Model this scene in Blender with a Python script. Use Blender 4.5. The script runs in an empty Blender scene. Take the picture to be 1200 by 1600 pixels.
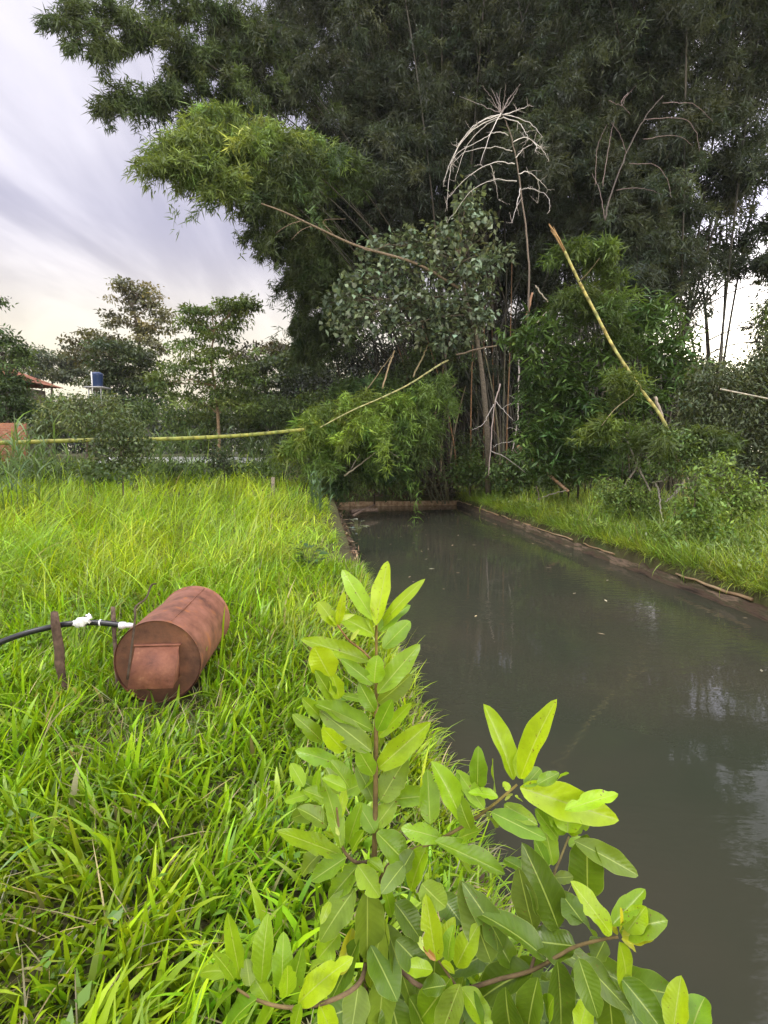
import bpy, math, random
import numpy as np
from mathutils import Vector

SEED = 7
rng = np.random.default_rng(SEED)
random.seed(SEED)
sc = bpy.context.scene
COL = sc.collection
R = math.radians

# ------------------------------------------------------------------ camera
F = 850.0                       # focal length in photo pixels (1200 x 1600)
HOR = 705.0
PITCH = math.atan2(800 - HOR, F)
CAM = np.array([0.0, 0.0, 1.6])
FW = np.array([0.0, math.cos(PITCH), -math.sin(PITCH)])
UPV = np.array([0.0, math.sin(PITCH), math.cos(PITCH)])
RT = np.array([1.0, 0.0, 0.0])

def P(px, py, zc):
    """a point seen in direction (px, py) at depth zc metres"""
    return CAM + zc * (FW + (px - 600.0) / F * RT + (800.0 - py) / F * UPV)

def G(px, py, z):
    d = FW + (px - 600.0) / F * RT + (800.0 - py) / F * UPV
    return CAM + d * ((z - CAM[2]) / d[2])

cam = bpy.data.cameras.new("camera")
camo = bpy.data.objects.new("camera", cam)
COL.objects.link(camo)
camo.location = CAM
camo.rotation_euler = (R(90) - PITCH, 0, 0)
cam.sensor_fit = 'VERTICAL'
cam.sensor_height = 24.0
cam.lens = 24.0 * F / 1600.0
cam.clip_start = 0.05
cam.clip_end = 4000
sc.camera = camo

# ------------------------------------------------------------------ helpers
def nrm(a):
    a = np.asarray(a, float)
    return a / np.maximum(np.linalg.norm(a, axis=-1, keepdims=True), 1e-9)

def smooth(a, b, x):
    t = np.clip((np.asarray(x, float) - a) / (b - a), 0, 1)
    return t * t * (3 - 2 * t)

def snoise(x, y, s=1.0, seed=0.0):
    """cheap smooth 2-D variation in about -1..1"""
    x = np.asarray(x, float) * s; y = np.asarray(y, float) * s
    return (np.sin(1.7 * x + 2.3 * y + seed) + np.sin(2.9 * x - 1.3 * y + 1.7 * seed + 1)
            + np.sin(-3.7 * x + 4.1 * y + 2.3 * seed + 2) + np.sin(5.3 * x + 1.9 * y + seed * .7 + 4)) / 4

def tag(o, label=None, cat=None, group=None, kind=None):
    if label: o['label'] = label
    if cat: o['category'] = cat
    if group: o['group'] = group
    if kind: o['kind'] = kind
    return o

def thing(name, loc, label, cat, group=None):
    o = bpy.data.objects.new(name, None)
    o.empty_display_size = .2
    COL.objects.link(o)
    o.location = loc
    return tag(o, label, cat, group)

class MB:
    def __init__(self):
        self.V = []; self.Q = []; self.T = []; self.C = []; self.U = []; self.n = 0
    def add(self, v, q=None, c=(1, 1, 1), t=None, uv=None):
        v = np.asarray(v, float).reshape(-1, 3)
        self.V.append(v)
        if q is not None and len(q): self.Q.append(np.asarray(q, np.int64).reshape(-1, 4) + self.n)
        if t is not None and len(t): self.T.append(np.asarray(t, np.int64).reshape(-1, 3) + self.n)
        c = np.asarray(c, float)
        if c.ndim == 1: c = np.tile(c[:3], (len(v), 1))
        self.C.append(c)
        self.U.append(np.zeros((len(v), 3)) if uv is None else np.asarray(uv, float))
        self.n += len(v)
    def build(self, name, mat, parent=None, smooth_shade=True):
        V = np.concatenate(self.V)
        Q = np.concatenate(self.Q) if self.Q else np.zeros((0, 4), np.int64)
        T = np.concatenate(self.T) if self.T else np.zeros((0, 3), np.int64)
        me = bpy.data.meshes.new(name)
        off = np.array(parent.matrix_world.translation) if False else np.zeros(3)
        if parent is not None:
            p = parent; o3 = np.zeros(3)
            while p is not None:
                o3 += np.array(p.location); p = p.parent
            off = o3
        me.vertices.add(len(V))
        me.vertices.foreach_set('co', (V - off).astype(np.float32).ravel())
        nl = Q.size + T.size
        me.loops.add(nl)
        me.loops.foreach_set('vertex_index', np.concatenate([Q.ravel(), T.ravel()]).astype(np.int32))
        me.polygons.add(len(Q) + len(T))
        st = np.concatenate([np.arange(len(Q)) * 4, Q.size + np.arange(len(T)) * 3])
        me.polygons.foreach_set('loop_start', st.astype(np.int32))
        if smooth_shade:
            me.polygons.foreach_set('use_smooth', np.ones(len(Q) + len(T), bool))
        me.update(calc_edges=True)
        a = me.attributes.new('tint', 'FLOAT_COLOR', 'POINT')
        C = np.concatenate(self.C)
        a.data.foreach_set('color', np.concatenate([C, np.ones((len(C), 1))], 1).astype(np.float32).ravel())
        U = np.concatenate(self.U)
        if np.any(U):
            b = me.attributes.new('leafuv', 'FLOAT_VECTOR', 'POINT')
            b.data.foreach_set('vector', U.astype(np.float32).ravel())
        me.materials.append(mat)
        me.validate()
        o = bpy.data.objects.new(name, me)
        COL.objects.link(o)
        if parent is not None: o.parent = parent
        return o

def tube(mb, pts, rad, sides=6, col=(1, 1, 1), cap=True):
    pts = np.asarray(pts, float); n = len(pts)
    rad = np.broadcast_to(np.asarray(rad, float), (n,))
    tan = nrm(np.gradient(pts, axis=0))
    ref = np.array([0, 0, 1.0]) if abs(tan[0][2]) < .8 else np.array([1.0, 0, 0])
    a = nrm(np.cross(tan, ref)); b = np.cross(tan, a)
    # keep frames from flipping
    for i in range(1, n):
        a[i] = nrm(a[i - 1] - tan[i] * np.dot(a[i - 1], tan[i])); b[i] = np.cross(tan[i], a[i])
    th = np.arange(sides) * 2 * math.pi / sides
    v = pts[:, None, :] + rad[:, None, None] * (np.cos(th)[None, :, None] * a[:, None, :] + np.sin(th)[None, :, None] * b[:, None, :])
    v = v.reshape(-1, 3)
    q = []
    for i in range(n - 1):
        for k in range(sides):
            k2 = (k + 1) % sides
            q.append((i * sides + k, i * sides + k2, (i + 1) * sides + k2, (i + 1) * sides + k))
    t = []
    if cap:
        v = np.concatenate([v, pts[:1], pts[-1:]])
        for k in range(sides):
            k2 = (k + 1) % sides
            t.append((n * sides, k2, k)); t.append((n * sides + 1, (n - 1) * sides + k, (n - 1) * sides + k2))
    c = np.asarray(col, float)
    if c.ndim == 2:      # colour per ring
        c = np.repeat(c, sides, axis=0)
        if cap: c = np.concatenate([c, c[:1], c[-1:]])
    mb.add(v, q, c, t)

def bez(ctrl, n):
    ctrl = [np.asarray(c, float) for c in ctrl]
    t = np.linspace(0, 1, n)[:, None]
    pts = [np.repeat(c[None], n, 0) for c in ctrl]
    while len(pts) > 1:
        pts = [pts[i] * (1 - t) + pts[i + 1] * t for i in range(len(pts) - 1)]
    return pts[0]

def poly(pts, n):
    """smooth curve through points (Catmull-Rom)"""
    p = np.asarray(pts, float)
    if len(p) == 2: return p[0] + (p[1] - p[0]) * np.linspace(0, 1, n)[:, None]
    e = np.concatenate([[2 * p[0] - p[1]], p, [2 * p[-1] - p[-2]]])
    t = np.linspace(0, len(p) - 1 - 1e-6, n); i = t.astype(int); f = (t - i)[:, None]
    a, b, c, d = e[i], e[i + 1], e[i + 2], e[i + 3]
    return .5 * (2 * b + (c - a) * f + (2 * a - 5 * b + 4 * c - d) * f ** 2 + (3 * b - a - 3 * c + d) * f ** 3)

def box(mb, c, s, rz=0.0, col=(1, 1, 1), jit=0.0):
    x, y, z = [k / 2 for k in s]
    v = np.array([(-x, -y, -z), (x, -y, -z), (x, y, -z), (-x, y, -z), (-x, -y, z), (x, -y, z), (x, y, z), (-x, y, z)])
    if jit: v = v + rng.normal(0, jit, v.shape)
    cs, sn = math.cos(rz), math.sin(rz)
    v = np.stack([v[:, 0] * cs - v[:, 1] * sn, v[:, 0] * sn + v[:, 1] * cs, v[:, 2]], 1) + np.asarray(c, float)
    mb.add(v, [(0, 3, 2, 1), (4, 5, 6, 7), (0, 1, 5, 4), (1, 2, 6, 5), (2, 3, 7, 6), (3, 0, 4, 7)], col)

def kites(mb, pos, d, n, L, W, col, mid=.42, droop=.12, fold=.12):
    """many simple leaves: one folded quad each"""
    N = len(pos)
    if N == 0: return
    d = nrm(d); s = nrm(np.cross(d, n)); up = np.cross(s, d)
    L = np.broadcast_to(L, (N,))[:, None]; W = np.broadcast_to(W, (N,))[:, None]
    b = pos; t = pos + d * L - up * L * droop
    m = pos + d * L * mid + up * W * fold
    v = np.stack([b, m + s * W / 2, t, m - s * W / 2], 1).reshape(-1, 3)
    q = np.arange(N * 4).reshape(N, 4)
    c = np.repeat(np.broadcast_to(col, (N, 3)), 4, axis=0)
    mb.add(v, q, c)

def rdir(n):
    return nrm(rng.normal(size=(n, 3)))

def tintvar(col, n, amt=.25, warm=.1):
    col = np.asarray(col, float)
    k = np.exp(rng.normal(0, amt, (n, 1)))
    c = col[None] * k
    c = c * (1 + rng.normal(0, warm, (n, 1)) * np.array([[1.0, .25, -.2]]))
    return np.clip(c, .003, .9)

def blades(mb, base, az, L, W, lean, curl, col, seg=4, twist=None):
    """grass blades as bent tapered strips"""
    N = len(base)
    if N == 0: return
    h = np.stack([np.cos(az), np.sin(az), np.zeros(N)], 1)
    tw = rng.normal(0, .7, N) if twist is None else twist
    sx = np.stack([-np.sin(az + tw), np.cos(az + tw), np.zeros(N)], 1)
    pts = [np.asarray(base, float)]
    for i in range(seg):
        th = lean + curl * ((i + .5) / seg)
        st = (L / seg)[:, None]
        pts.append(pts[-1] + st * (np.sin(th)[:, None] * h + np.cos(th)[:, None] * np.array([0, 0, 1.0])))
    prof = [.7, 1.0, .9, .62, .06] if seg == 4 else list(np.interp(np.linspace(0, 1, seg + 1), [0, .25, .5, .75, 1], [.7, 1, .9, .6, .06]))
    vs = []; cs = []
    for i, p in enumerate(pts):
        w = (W * prof[i] / 2)[:, None]
        vs += [p - sx * w, p + sx * w]
    v = np.stack(vs, 1)          # N, 2(seg+1), 3
    nv = 2 * (seg + 1)
    q = []
    for i in range(seg):
        q.append(np.stack([np.arange(N) * nv + 2 * i, np.arange(N) * nv + 2 * i + 1, np.arange(N) * nv + 2 * i + 3, np.arange(N) * nv + 2 * i + 2], 1))
    mb.add(v.reshape(-1, 3), np.concatenate(q), np.repeat(col, nv, axis=0))

# ------------------------------------------------------------------ materials
def newmat(name):
    m = bpy.data.materials.new(name); m.use_nodes = True
    nt = m.node_tree; nt.nodes.clear()
    out = nt.nodes.new('ShaderNodeOutputMaterial')
    return m, nt, nt.nodes, nt.links, out

def bsdf(nodes, rough=.6, spec=.3):
    b = nodes.new('ShaderNodeBsdfPrincipled')
    b.inputs['Roughness'].default_value = rough
    b.inputs['Specular IOR Level'].default_value = spec
    return b

def mat_leaf(name, rough=.5, spec=.35, trans=.35, tcol=(1.25, 1.15, .45), nscale=0, namt=.0):
    m, nt, N, Lk, out = newmat(name)
    at = N.new('ShaderNodeAttribute'); at.attribute_name = 'tint'
    b = bsdf(N, rough, spec)
    tr = N.new('ShaderNodeBsdfTranslucent')
    mul = N.new('ShaderNodeMix'); mul.data_type = 'RGBA'; mul.blend_type = 'MULTIPLY'; mul.inputs[0].default_value = 1
    mul.inputs[7].default_value = (*tcol, 1)
    Lk.new(at.outputs['Color'], b.inputs['Base Color'])
    Lk.new(at.outputs['Color'], mul.inputs[6]); Lk.new(mul.outputs[2], tr.inputs['Color'])
    mx = N.new('ShaderNodeMixShader'); mx.inputs[0].default_value = trans
    Lk.new(b.outputs[0], mx.inputs[1]); Lk.new(tr.outputs[0], mx.inputs[2])
    Lk.new(mx.outputs[0], out.inputs[0])
    return m

def mat_bark(name, rough=.85, scale=30, amt=.5, bump=.3):
    m, nt, N, Lk, out = newmat(name)
    at = N.new('ShaderNodeAttribute'); at.attribute_name = 'tint'
    tc = N.new('ShaderNodeTexCoord')
    no = N.new('ShaderNodeTexNoise'); no.inputs['Scale'].default_value = scale; no.inputs['Detail'].default_value = 6
    Lk.new(tc.outputs['Object'], no.inputs['Vector'])
    mr = N.new('ShaderNodeMapRange'); mr.inputs['From Min'].default_value = .3; mr.inputs['From Max'].default_value = .7
    mr.inputs['To Min'].default_value = 1 - amt; mr.inputs['To Max'].default_value = 1 + amt
    Lk.new(no.outputs[0], mr.inputs[0])
    vm = N.new('ShaderNodeVectorMath'); vm.operation = 'SCALE'
    Lk.new(at.outputs['Color'], vm.inputs[0]); Lk.new(mr.outputs[0], vm.inputs['Scale'])
    b = bsdf(N, rough, .2)
    Lk.new(vm.outputs[0], b.inputs['Base Color'])
    bp = N.new('ShaderNodeBump'); bp.inputs['Strength'].default_value = bump; bp.inputs['Distance'].default_value = .02
    Lk.new(no.outputs[0], bp.inputs['Height']); Lk.new(bp.outputs[0], b.inputs['Normal'])
    Lk.new(b.outputs[0], out.inputs[0])
    return m

def mat_ramp(name, scale, stops, rough=.8, detail=8, bump=.4, dist=.03, spec=.2, metallic=0, stretch=(1, 1, 1), second=None):
    m, nt, N, Lk, out = newmat(name)
    tc = N.new('ShaderNodeTexCoord'); mp = N.new('ShaderNodeMapping'); mp.inputs['Scale'].default_value = stretch
    Lk.new(tc.outputs['Object'], mp.inputs[0])
    no = N.new('ShaderNodeTexNoise'); no.inputs['Scale'].default_value = scale; no.inputs['Detail'].default_value = detail
    no.inputs['Roughness'].default_value = .62
    Lk.new(mp.outputs[0], no.inputs['Vector'])
    rp = N.new('ShaderNodeValToRGB')
    el = rp.color_ramp.elements
    el[0].position, el[0].color = stops[0][0], (*stops[0][1], 1)
    el[1].position, el[1].color = stops[-1][0], (*stops[-1][1], 1)
    for p, c in stops[1:-1]:
        e = el.new(p); e.color = (*c, 1)
    Lk.new(no.outputs[0], rp.inputs[0])
    b = bsdf(N, rough, spec); b.inputs['Metallic'].default_value = metallic
    Lk.new(rp.outputs[0], b.inputs['Base Color'])
    n2 = N.new('ShaderNodeTexNoise'); n2.inputs['Scale'].default_value = scale * 6; n2.inputs['Detail'].default_value = 6
    Lk.new(mp.outputs[0], n2.inputs['Vector'])
    bp = N.new('ShaderNodeBump'); bp.inputs['Strength'].default_value = bump; bp.inputs['Distance'].default_value = dist
    Lk.new(n2.outputs[0], bp.inputs['Height']); Lk.new(bp.outputs[0], b.inputs['Normal'])
    Lk.new(b.outputs[0], out.inputs[0])
    return m

def mat_bigleaf(name):
    """glossy broad leaf: pale midrib, faint side veins, paler underside"""
    m, nt, N, Lk, out = newmat(name)
    at = N.new('ShaderNodeAttribute'); at.attribute_name = 'tint'
    uv = N.new('ShaderNodeAttribute'); uv.attribute_name = 'leafuv'
    sp = N.new('ShaderNodeSeparateXYZ'); Lk.new(uv.outputs['Vector'], sp.inputs[0])
    def math_(op, a, b=None, c=None):
        n = N.new('ShaderNodeMath'); n.operation = op
        for i, x in enumerate((a, b, c)):
            if x is None: continue
            if isinstance(x, (int, float)): n.inputs[i].default_value = x
            else: Lk.new(x, n.inputs[i])
        return n.outputs[0]
    au = math_('ABSOLUTE', sp.outputs[0])
    def mrange(x, a, b, c=0.0, d=1.0):
        n = N.new('ShaderNodeMapRange'); n.interpolation_type = 'SMOOTHSTEP'
        n.inputs['From Min'].default_value = a; n.inputs['From Max'].default_value = b
        n.inputs['To Min'].default_value = c; n.inputs['To Max'].default_value = d
        Lk.new(x, n.inputs[0]); return n.outputs[0]
    rib = mrange(au, .022, .06, 1, 0)
    edge = mrange(au, .95, 1.0, 0, .4)
    vein = math_('SINE', math_('MULTIPLY', math_('SUBTRACT', sp.outputs[1], math_('MULTIPLY', au, .16)), 70.0))
    veinm = mrange(vein, .8, 1.0, 0, .035)
    tc = N.new('ShaderNodeTexCoord')
    no = N.new('ShaderNodeTexNoise'); no.inputs['Scale'].default_value = 55; no.inputs['Detail'].default_value = 4
    Lk.new(tc.outputs['Object'], no.inputs[0])
    mott = mrange(no.outputs[0], .3, .7, .93, 1.07)
    sc_ = N.new('ShaderNodeVectorMath'); sc_.operation = 'SCALE'
    Lk.new(at.outputs['Color'], sc_.inputs[0]); Lk.new(mott, sc_.inputs['Scale'])
    ribmask = math_('MAXIMUM', math_('MAXIMUM', math_('MULTIPLY', rib, .75), edge), veinm)
    mx = N.new('ShaderNodeMix'); mx.data_type = 'RGBA'
    Lk.new(ribmask, mx.inputs[0]); Lk.new(sc_.outputs[0], mx.inputs[6]); mx.inputs[7].default_value = (.42, .52, .12, 1)
    geo = N.new('ShaderNodeNewGeometry')
    back = N.new('ShaderNodeMix'); back.data_type = 'RGBA'
    Lk.new(math_('MULTIPLY', geo.outputs['Backfacing'], .35), back.inputs[0]); Lk.new(mx.outputs[2], back.inputs[6]); back.inputs[7].default_value = (.22, .33, .10, 1)
    s1 = N.new('ShaderNodeTexNoise'); s1.inputs['Scale'].default_value = 190; s1.inputs['Detail'].default_value = 2; Lk.new(tc.outputs['Object'], s1.inputs[0])
    s2 = N.new('ShaderNodeTexNoise'); s2.inputs['Scale'].default_value = 14; s2.inputs['Detail'].default_value = 2; Lk.new(tc.outputs['Object'], s2.inputs[0])
    spk = N.new('ShaderNodeMix'); spk.data_type = 'RGBA'; spk.inputs[7].default_value = (.16, .10, .03, 1)
    Lk.new(math_('MULTIPLY', mrange(s1.outputs[0], .66, .72), mrange(s2.outputs[0], .48, .6)), spk.inputs[0]); Lk.new(back.outputs[2], spk.inputs[6])
    back = spk
    b = bsdf(N, .33, .42)
    Lk.new(back.outputs[2], b.inputs['Base Color'])
    bp = N.new('ShaderNodeBump'); bp.inputs['Strength'].default_value = .12; bp.inputs['Distance'].default_value = .001
    Lk.new(math_('ADD', vein, math_('MULTIPLY', no.outputs[0], 2.0)), bp.inputs['Height']); Lk.new(bp.outputs[0], b.inputs['Normal'])
    tr = N.new('ShaderNodeBsdfTranslucent')
    mul = N.new('ShaderNodeMix'); mul.data_type = 'RGBA'; mul.blend_type = 'MULTIPLY'; mul.inputs[0].default_value = 1
    Lk.new(back.outputs[2], mul.inputs[6]); mul.inputs[7].default_value = (1.35, 1.25, .3, 1)
    Lk.new(mul.outputs[2], tr.inputs[0])
    ms = N.new('ShaderNodeMixShader'); ms.inputs[0].default_value = .40
    Lk.new(b.outputs[0], ms.inputs[1]); Lk.new(tr.outputs[0], ms.inputs[2]); Lk.new(ms.outputs[0], out.inputs[0])
    return m

M = {}
M['grass'] = mat_leaf('grass_blade', .38, .5, .33, (1.2, 1.15, .4))
M['leaf'] = mat_leaf('tree_leaf', .5, .35, .3)
M['leaf_gloss'] = mat_leaf('glossy_leaf', .42, .38, .25)
M['bamboo_leaf'] = mat_leaf('bamboo_leaf', .5, .3, .35)
M['bigleaf'] = mat_bigleaf('shrub_leaf')
M['bark'] = mat_bark('bark', .85, 25, .45, .4)
M['culm'] = mat_bark('bamboo_culm', .5, 12, .3, .1)
M['dead'] = mat_bark('dead_wood', .9, 40, .3, .3)
M['soil'] = mat_ramp('soil', 1.3, [(.3, (.035, .03, .015)), (.5, (.07, .065, .025)), (.7, (.05, .075, .02))], .95, bump=.6, dist=.05)
M['wallwood'] = mat_ramp('pond_wall_stone', 3.2, [(.34, (.022, .017, .011)), (.46, (.075, .05, .032)), (.54, (.05, .045, .022)), (.62, (.17, .12, .08)), (.72, (.05, .04, .025))], .8, bump=.8, dist=.03, stretch=(1, .35, 2.5))
M['coping'] = mat_ramp('coping', 3.0, [(.3, (.16, .1, .055)), (.5, (.34, .23, .13)), (.7, (.5, .38, .24))], .85, bump=.5, dist=.01, stretch=(3, .4, 3))
M['path'] = mat_ramp('pale_sand', 1.0, [(.3, (.62, .6, .58)), (.7, (.85, .84, .84))], .95, bump=.2)
M['dry'] = mat_leaf('dry_leaf', .8, .1, .15, (1.1, .9, .6))

def mat_rust():
    m, nt, N, Lk, out = newmat('rusty_steel')
    tc = N.new('ShaderNodeTexCoord')
    no = N.new('ShaderNodeTexNoise'); no.inputs['Scale'].default_value = 4.5; no.inputs['Detail'].default_value = 10; no.inputs['Roughness'].default_value = .65
    Lk.new(tc.outputs['Object'], no.inputs[0])
    rp = N.new('ShaderNodeValToRGB'); el = rp.color_ramp.elements
    el[0].position, el[0].color = .32, (.075, .034, .022, 1)
    el[1].position, el[1].color = .74, (.33, .165, .108, 1)
    e = el.new(.48); e.color = (.2, .085, .052, 1)
    e = el.new(.62); e.color = (.27, .12, .078, 1)
    Lk.new(no.outputs[0], rp.inputs[0])
    n2 = N.new('ShaderNodeTexNoise'); n2.inputs['Scale'].default_value = 14; n2.inputs['Detail'].default_value = 8
    mp = N.new('ShaderNodeMapping'); mp.inputs['Scale'].default_value = (1, 1, .35); Lk.new(tc.outputs['Object'], mp.inputs[0]); Lk.new(mp.outputs[0], n2.inputs[0])
    r2 = N.new('ShaderNodeMapRange'); r2.inputs['From Min'].default_value = .58; r2.inputs['From Max'].default_value = .72; r2.inputs['To Max'].default_value = .65
    Lk.new(n2.outputs[0], r2.inputs[0])
    mx = N.new('ShaderNodeMix'); mx.data_type = 'RGBA'; mx.inputs[7].default_value = (.36, .13, .035, 1)
    Lk.new(r2.outputs[0], mx.inputs[0]); Lk.new(rp.outputs[0], mx.inputs[6])
    b = bsdf(N, .62, .35); b.inputs['Metallic'].default_value = .15
    Lk.new(mx.outputs[2], b.inputs['Base Color'])
    bp = N.new('ShaderNodeBump'); bp.inputs['Strength'].default_value = .25; bp.inputs['Distance'].default_value = .008
    n3 = N.new('ShaderNodeTexNoise'); n3.inputs['Scale'].default_value = 60; n3.inputs['Detail'].default_value = 5; Lk.new(tc.outputs['Object'], n3.inputs[0])
    Lk.new(n3.outputs[0], bp.inputs['Height']); Lk.new(bp.outputs[0], b.inputs['Normal'])
    Lk.new(b.outputs[0], out.inputs[0])
    return m
M['rust'] = mat_rust()
M['dark_rust'] = mat_ramp('dark_rust', 6, [(.28, (.05, .026, .016)), (.45, (.11, .052, .03)), (.6, (.17, .075, .04)), (.75, (.26, .12, .05))], .75, bump=.4, dist=.01, spec=.25)
M['hatch_rust'] = mat_ramp('orange_rust', 9, [(.3, (.09, .036, .022)), (.48, (.17, .066, .038)), (.62, (.22, .09, .05)), (.74, (.38, .2, .11))], .65, bump=.4, dist=.008, spec=.3)

def mat_water():
    m, nt, N, Lk, out = newmat('murky_water')
    tc = N.new('ShaderNodeTexCoord')
    no = N.new('ShaderNodeTexNoise'); no.inputs['Scale'].default_value = .5; no.inputs['Detail'].default_value = 3
    Lk.new(tc.outputs['Object'], no.inputs[0])
    rp = N.new('ShaderNodeValToRGB'); el = rp.color_ramp.elements
    el[0].position, el[0].color = .3, (.029, .034, .021, 1)
    el[1].position, el[1].color = .7, (.043, .039, .026, 1)
    Lk.new(no.outputs[0], rp.inputs[0])
    b = bsdf(N, .015, .5); b.inputs['IOR'].default_value = 1.33
    Lk.new(rp.outputs[0], b.inputs['Base Color'])
    mp = N.new('ShaderNodeMapping'); mp.inputs['Scale'].default_value = (1.0, 2.2, 1); Lk.new(tc.outputs['Object'], mp.inputs[0])
    w = N.new('ShaderNodeTexNoise'); w.inputs['Scale'].default_value = 6.0; w.inputs['Detail'].default_value = 2; w.inputs['Roughness'].default_value = .5
    Lk.new(mp.outputs[0], w.inputs[0])
    bp = N.new('ShaderNodeBump'); bp.inputs['Strength'].default_value = .22; bp.inputs['Distance'].default_value = .014
    rm = N.new('ShaderNodeTexNoise'); rm.inputs['Scale'].default_value = .42; rm.inputs['Detail'].default_value = 2; Lk.new(tc.outputs['Object'], rm.inputs[0])
    rr = N.new('ShaderNodeMapRange'); rr.inputs['From Min'].default_value = .46; rr.inputs['From Max'].default_value = .64; rr.inputs['To Min'].default_value = .05; rr.inputs['To Max'].default_value = .5
    Lk.new(rm.outputs[0], rr.inputs[0]); Lk.new(rr.outputs[0], bp.inputs['Strength'])
    Lk.new(w.outputs[0], bp.inputs['Height']); Lk.new(bp.outputs[0], b.inputs['Normal'])
    Lk.new(b.outputs[0], out.inputs[0])
    return m
M['water'] = mat_water()

def mat_flat(name, col, rough=.6, spec=.3, noise=.15, scale=20):
    d = tuple(c * (1 - noise) for c in col); u = tuple(min(1, c * (1 + noise)) for c in col)
    return mat_ramp(name, scale, [(.3, d), (.7, u)], rough, bump=.1, dist=.003, spec=spec)
M['hose'] = mat_flat('black_plastic_pipe', (.012, .012, .014), .35, .5)
M['white'] = mat_flat('white_plastic', (.75, .75, .74), .5, .4, .08)
M['bluetank'] = mat_flat('blue_plastic', (.02, .045, .13), .4, .4)
M['render'] = mat_flat('plaster', (.26, .23, .19), .9, .1)
M['metalgrey'] = mat_flat('grey_metal', (.4, .4, .4), .5, .4)

def mat_brick(name, c1, c2, mortar, scale):
    m, nt, N, Lk, out = newmat(name)
    tc = N.new('ShaderNodeTexCoord')
    mp = N.new('ShaderNodeMapping'); mp.inputs['Rotation'].default_value = (R(90), 0, 0); Lk.new(tc.outputs['Object'], mp.inputs[0])
    br = N.new('ShaderNodeTexBrick'); br.inputs['Scale'].default_value = scale
    br.inputs['Color1'].default_value = (*c1, 1); br.inputs['Color2'].default_value = (*c2, 1); br.inputs['Mortar'].default_value = (*mortar, 1)
    Lk.new(mp.outputs[0], br.inputs[0])
    b = bsdf(N, .85, .2); Lk.new(br.outputs[0], b.inputs['Base Color']); Lk.new(b.outputs[0], out.inputs[0])
    return m
M['brick'] = mat_brick('orange_brick', (.3, .12, .055), (.22, .085, .045), (.24, .18, .14), 4)
M['tile'] = mat_ramp('clay_tile', 3, [(.3, (.17, .07, .04)), (.55, (.3, .13, .08)), (.75, (.38, .2, .13))], .8, bump=.4)

# ------------------------------------------------------------------ pond frame and terrain
WZ = -0.30
la, lb = G(692, 1160, WZ), G(566, 876, WZ)
ra, rb = G(1200, 968, WZ), G(760, 806, WZ)
dl = nrm((lb - la)[:2]); dr = nrm((rb - ra)[:2])
D2 = nrm(dl + dr)                          # pond direction in plan
S2 = np.array([D2[1], -D2[0]])             # across, to the right
lm, rm = (la + lb)[:2] / 2, (ra + rb)[:2] / 2
U0 = float(np.dot(lm, S2)) - .17; U1 = float(np.dot(rm, S2))
V1 = float(np.dot(G(640, 790, WZ)[:2], D2))
V0 = -3.0
ROT = math.atan2(D2[1], D2[0]) - math.pi / 2
print('pond', U0, U1, V1, 'width', U1 - U0, 'rot', math.degrees(ROT))

def uv_of(x, y):
    return np.asarray(x) * S2[0] + np.asarray(y) * S2[1], np.asarray(x) * D2[0] + np.asarray(y) * D2[1]
def xy_of(u, v):
    return np.asarray(u) * S2[0] + np.asarray(v) * D2[0], np.asarray(u) * S2[1] + np.asarray(v) * D2[1]

def H(x, y):
    u, v = uv_of(x, y)
    wl = smooth(U0 + 1.2, U0 - 1.5, u)
    rise = 1.05 * smooth(8, 23, v) + .25 * smooth(24, 27, v)
    left = rise
    right = -.15 + .40 * smooth(U1 + 2.5, U1 + 8, u) + .6 * smooth(24, 40, v)
    far = .55 * smooth(V1 + .3, V1 + 4, v)
    h = left * wl + (1 - wl) * np.maximum(right, far)
    h = h + .035 * snoise(x, y, .9) + .02 * snoise(x, y, 2.6, 3)
    far_hill = 1.0 * smooth(60, 300, v)
    return h + far_hill

def Gd(px, zc):
    p = P(px, HOR, zc)
    return np.array([p[0], p[1], float(H(p[0], p[1]))])

# the ground as one sheet, the pond bed carved out of it
us = np.unique(np.concatenate([np.linspace(-140, -40, 10), np.linspace(-40, -8, 40), np.linspace(-8, U0 - .1, 48), [U0 - .06, U0 + .01], np.linspace(U0 + .3, U1 - .3, 8),
                               [U1 - .01, U1 + .05], np.linspace(U1 + .15, 14, 44), np.linspace(14, 50, 30), np.linspace(60, 140, 6)]))
vs = np.unique(np.concatenate([np.linspace(-40, -4, 10), np.linspace(-4, V1 - .1, 96), [V1 - .02, V1 + .1], np.linspace(V1 + .3, 40, 70), np.linspace(42, 100, 20), np.linspace(110, 170, 6)]))
UU, VV = np.meshgrid(us, vs)
X, Y = xy_of(UU, VV)
Z = H(X, Y)
inside = (UU > U0) & (UU < U1) & (VV > V0) & (VV < V1)
Z = np.where(inside, -1.3, Z)
mb = MB()
nu, nv = len(us), len(vs)
ii = np.arange(nv - 1)[:, None] * nu + np.arange(nu - 1)[None, :]
q = np.stack([ii, ii + 1, ii + 1 + nu, ii + nu], -1).reshape(-1, 4)
mb.add(np.stack([X, Y, Z], -1).reshape(-1, 3), q)
tag(mb.build('ground', M['soil']), 'dark soil and low growth under the grass', 'ground', kind='structure')

mb = MB()
wu = np.linspace(U0 - .05, U1 + .05, 10); wv = np.linspace(V0, V1 + .05, 24)
A, B = np.meshgrid(wu, wv); x, y = xy_of(A, B)
ii = np.arange(23)[:, None] * 10 + np.arange(9)[None, :]
mb.add(np.stack([x, y, np.full_like(x, WZ)], -1).reshape(-1, 3), np.stack([ii, ii + 1, ii + 11, ii + 10], -1).reshape(-1, 4))
tag(mb.build('water', M['water']), 'still murky brown pond water', 'water', kind='structure')

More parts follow.
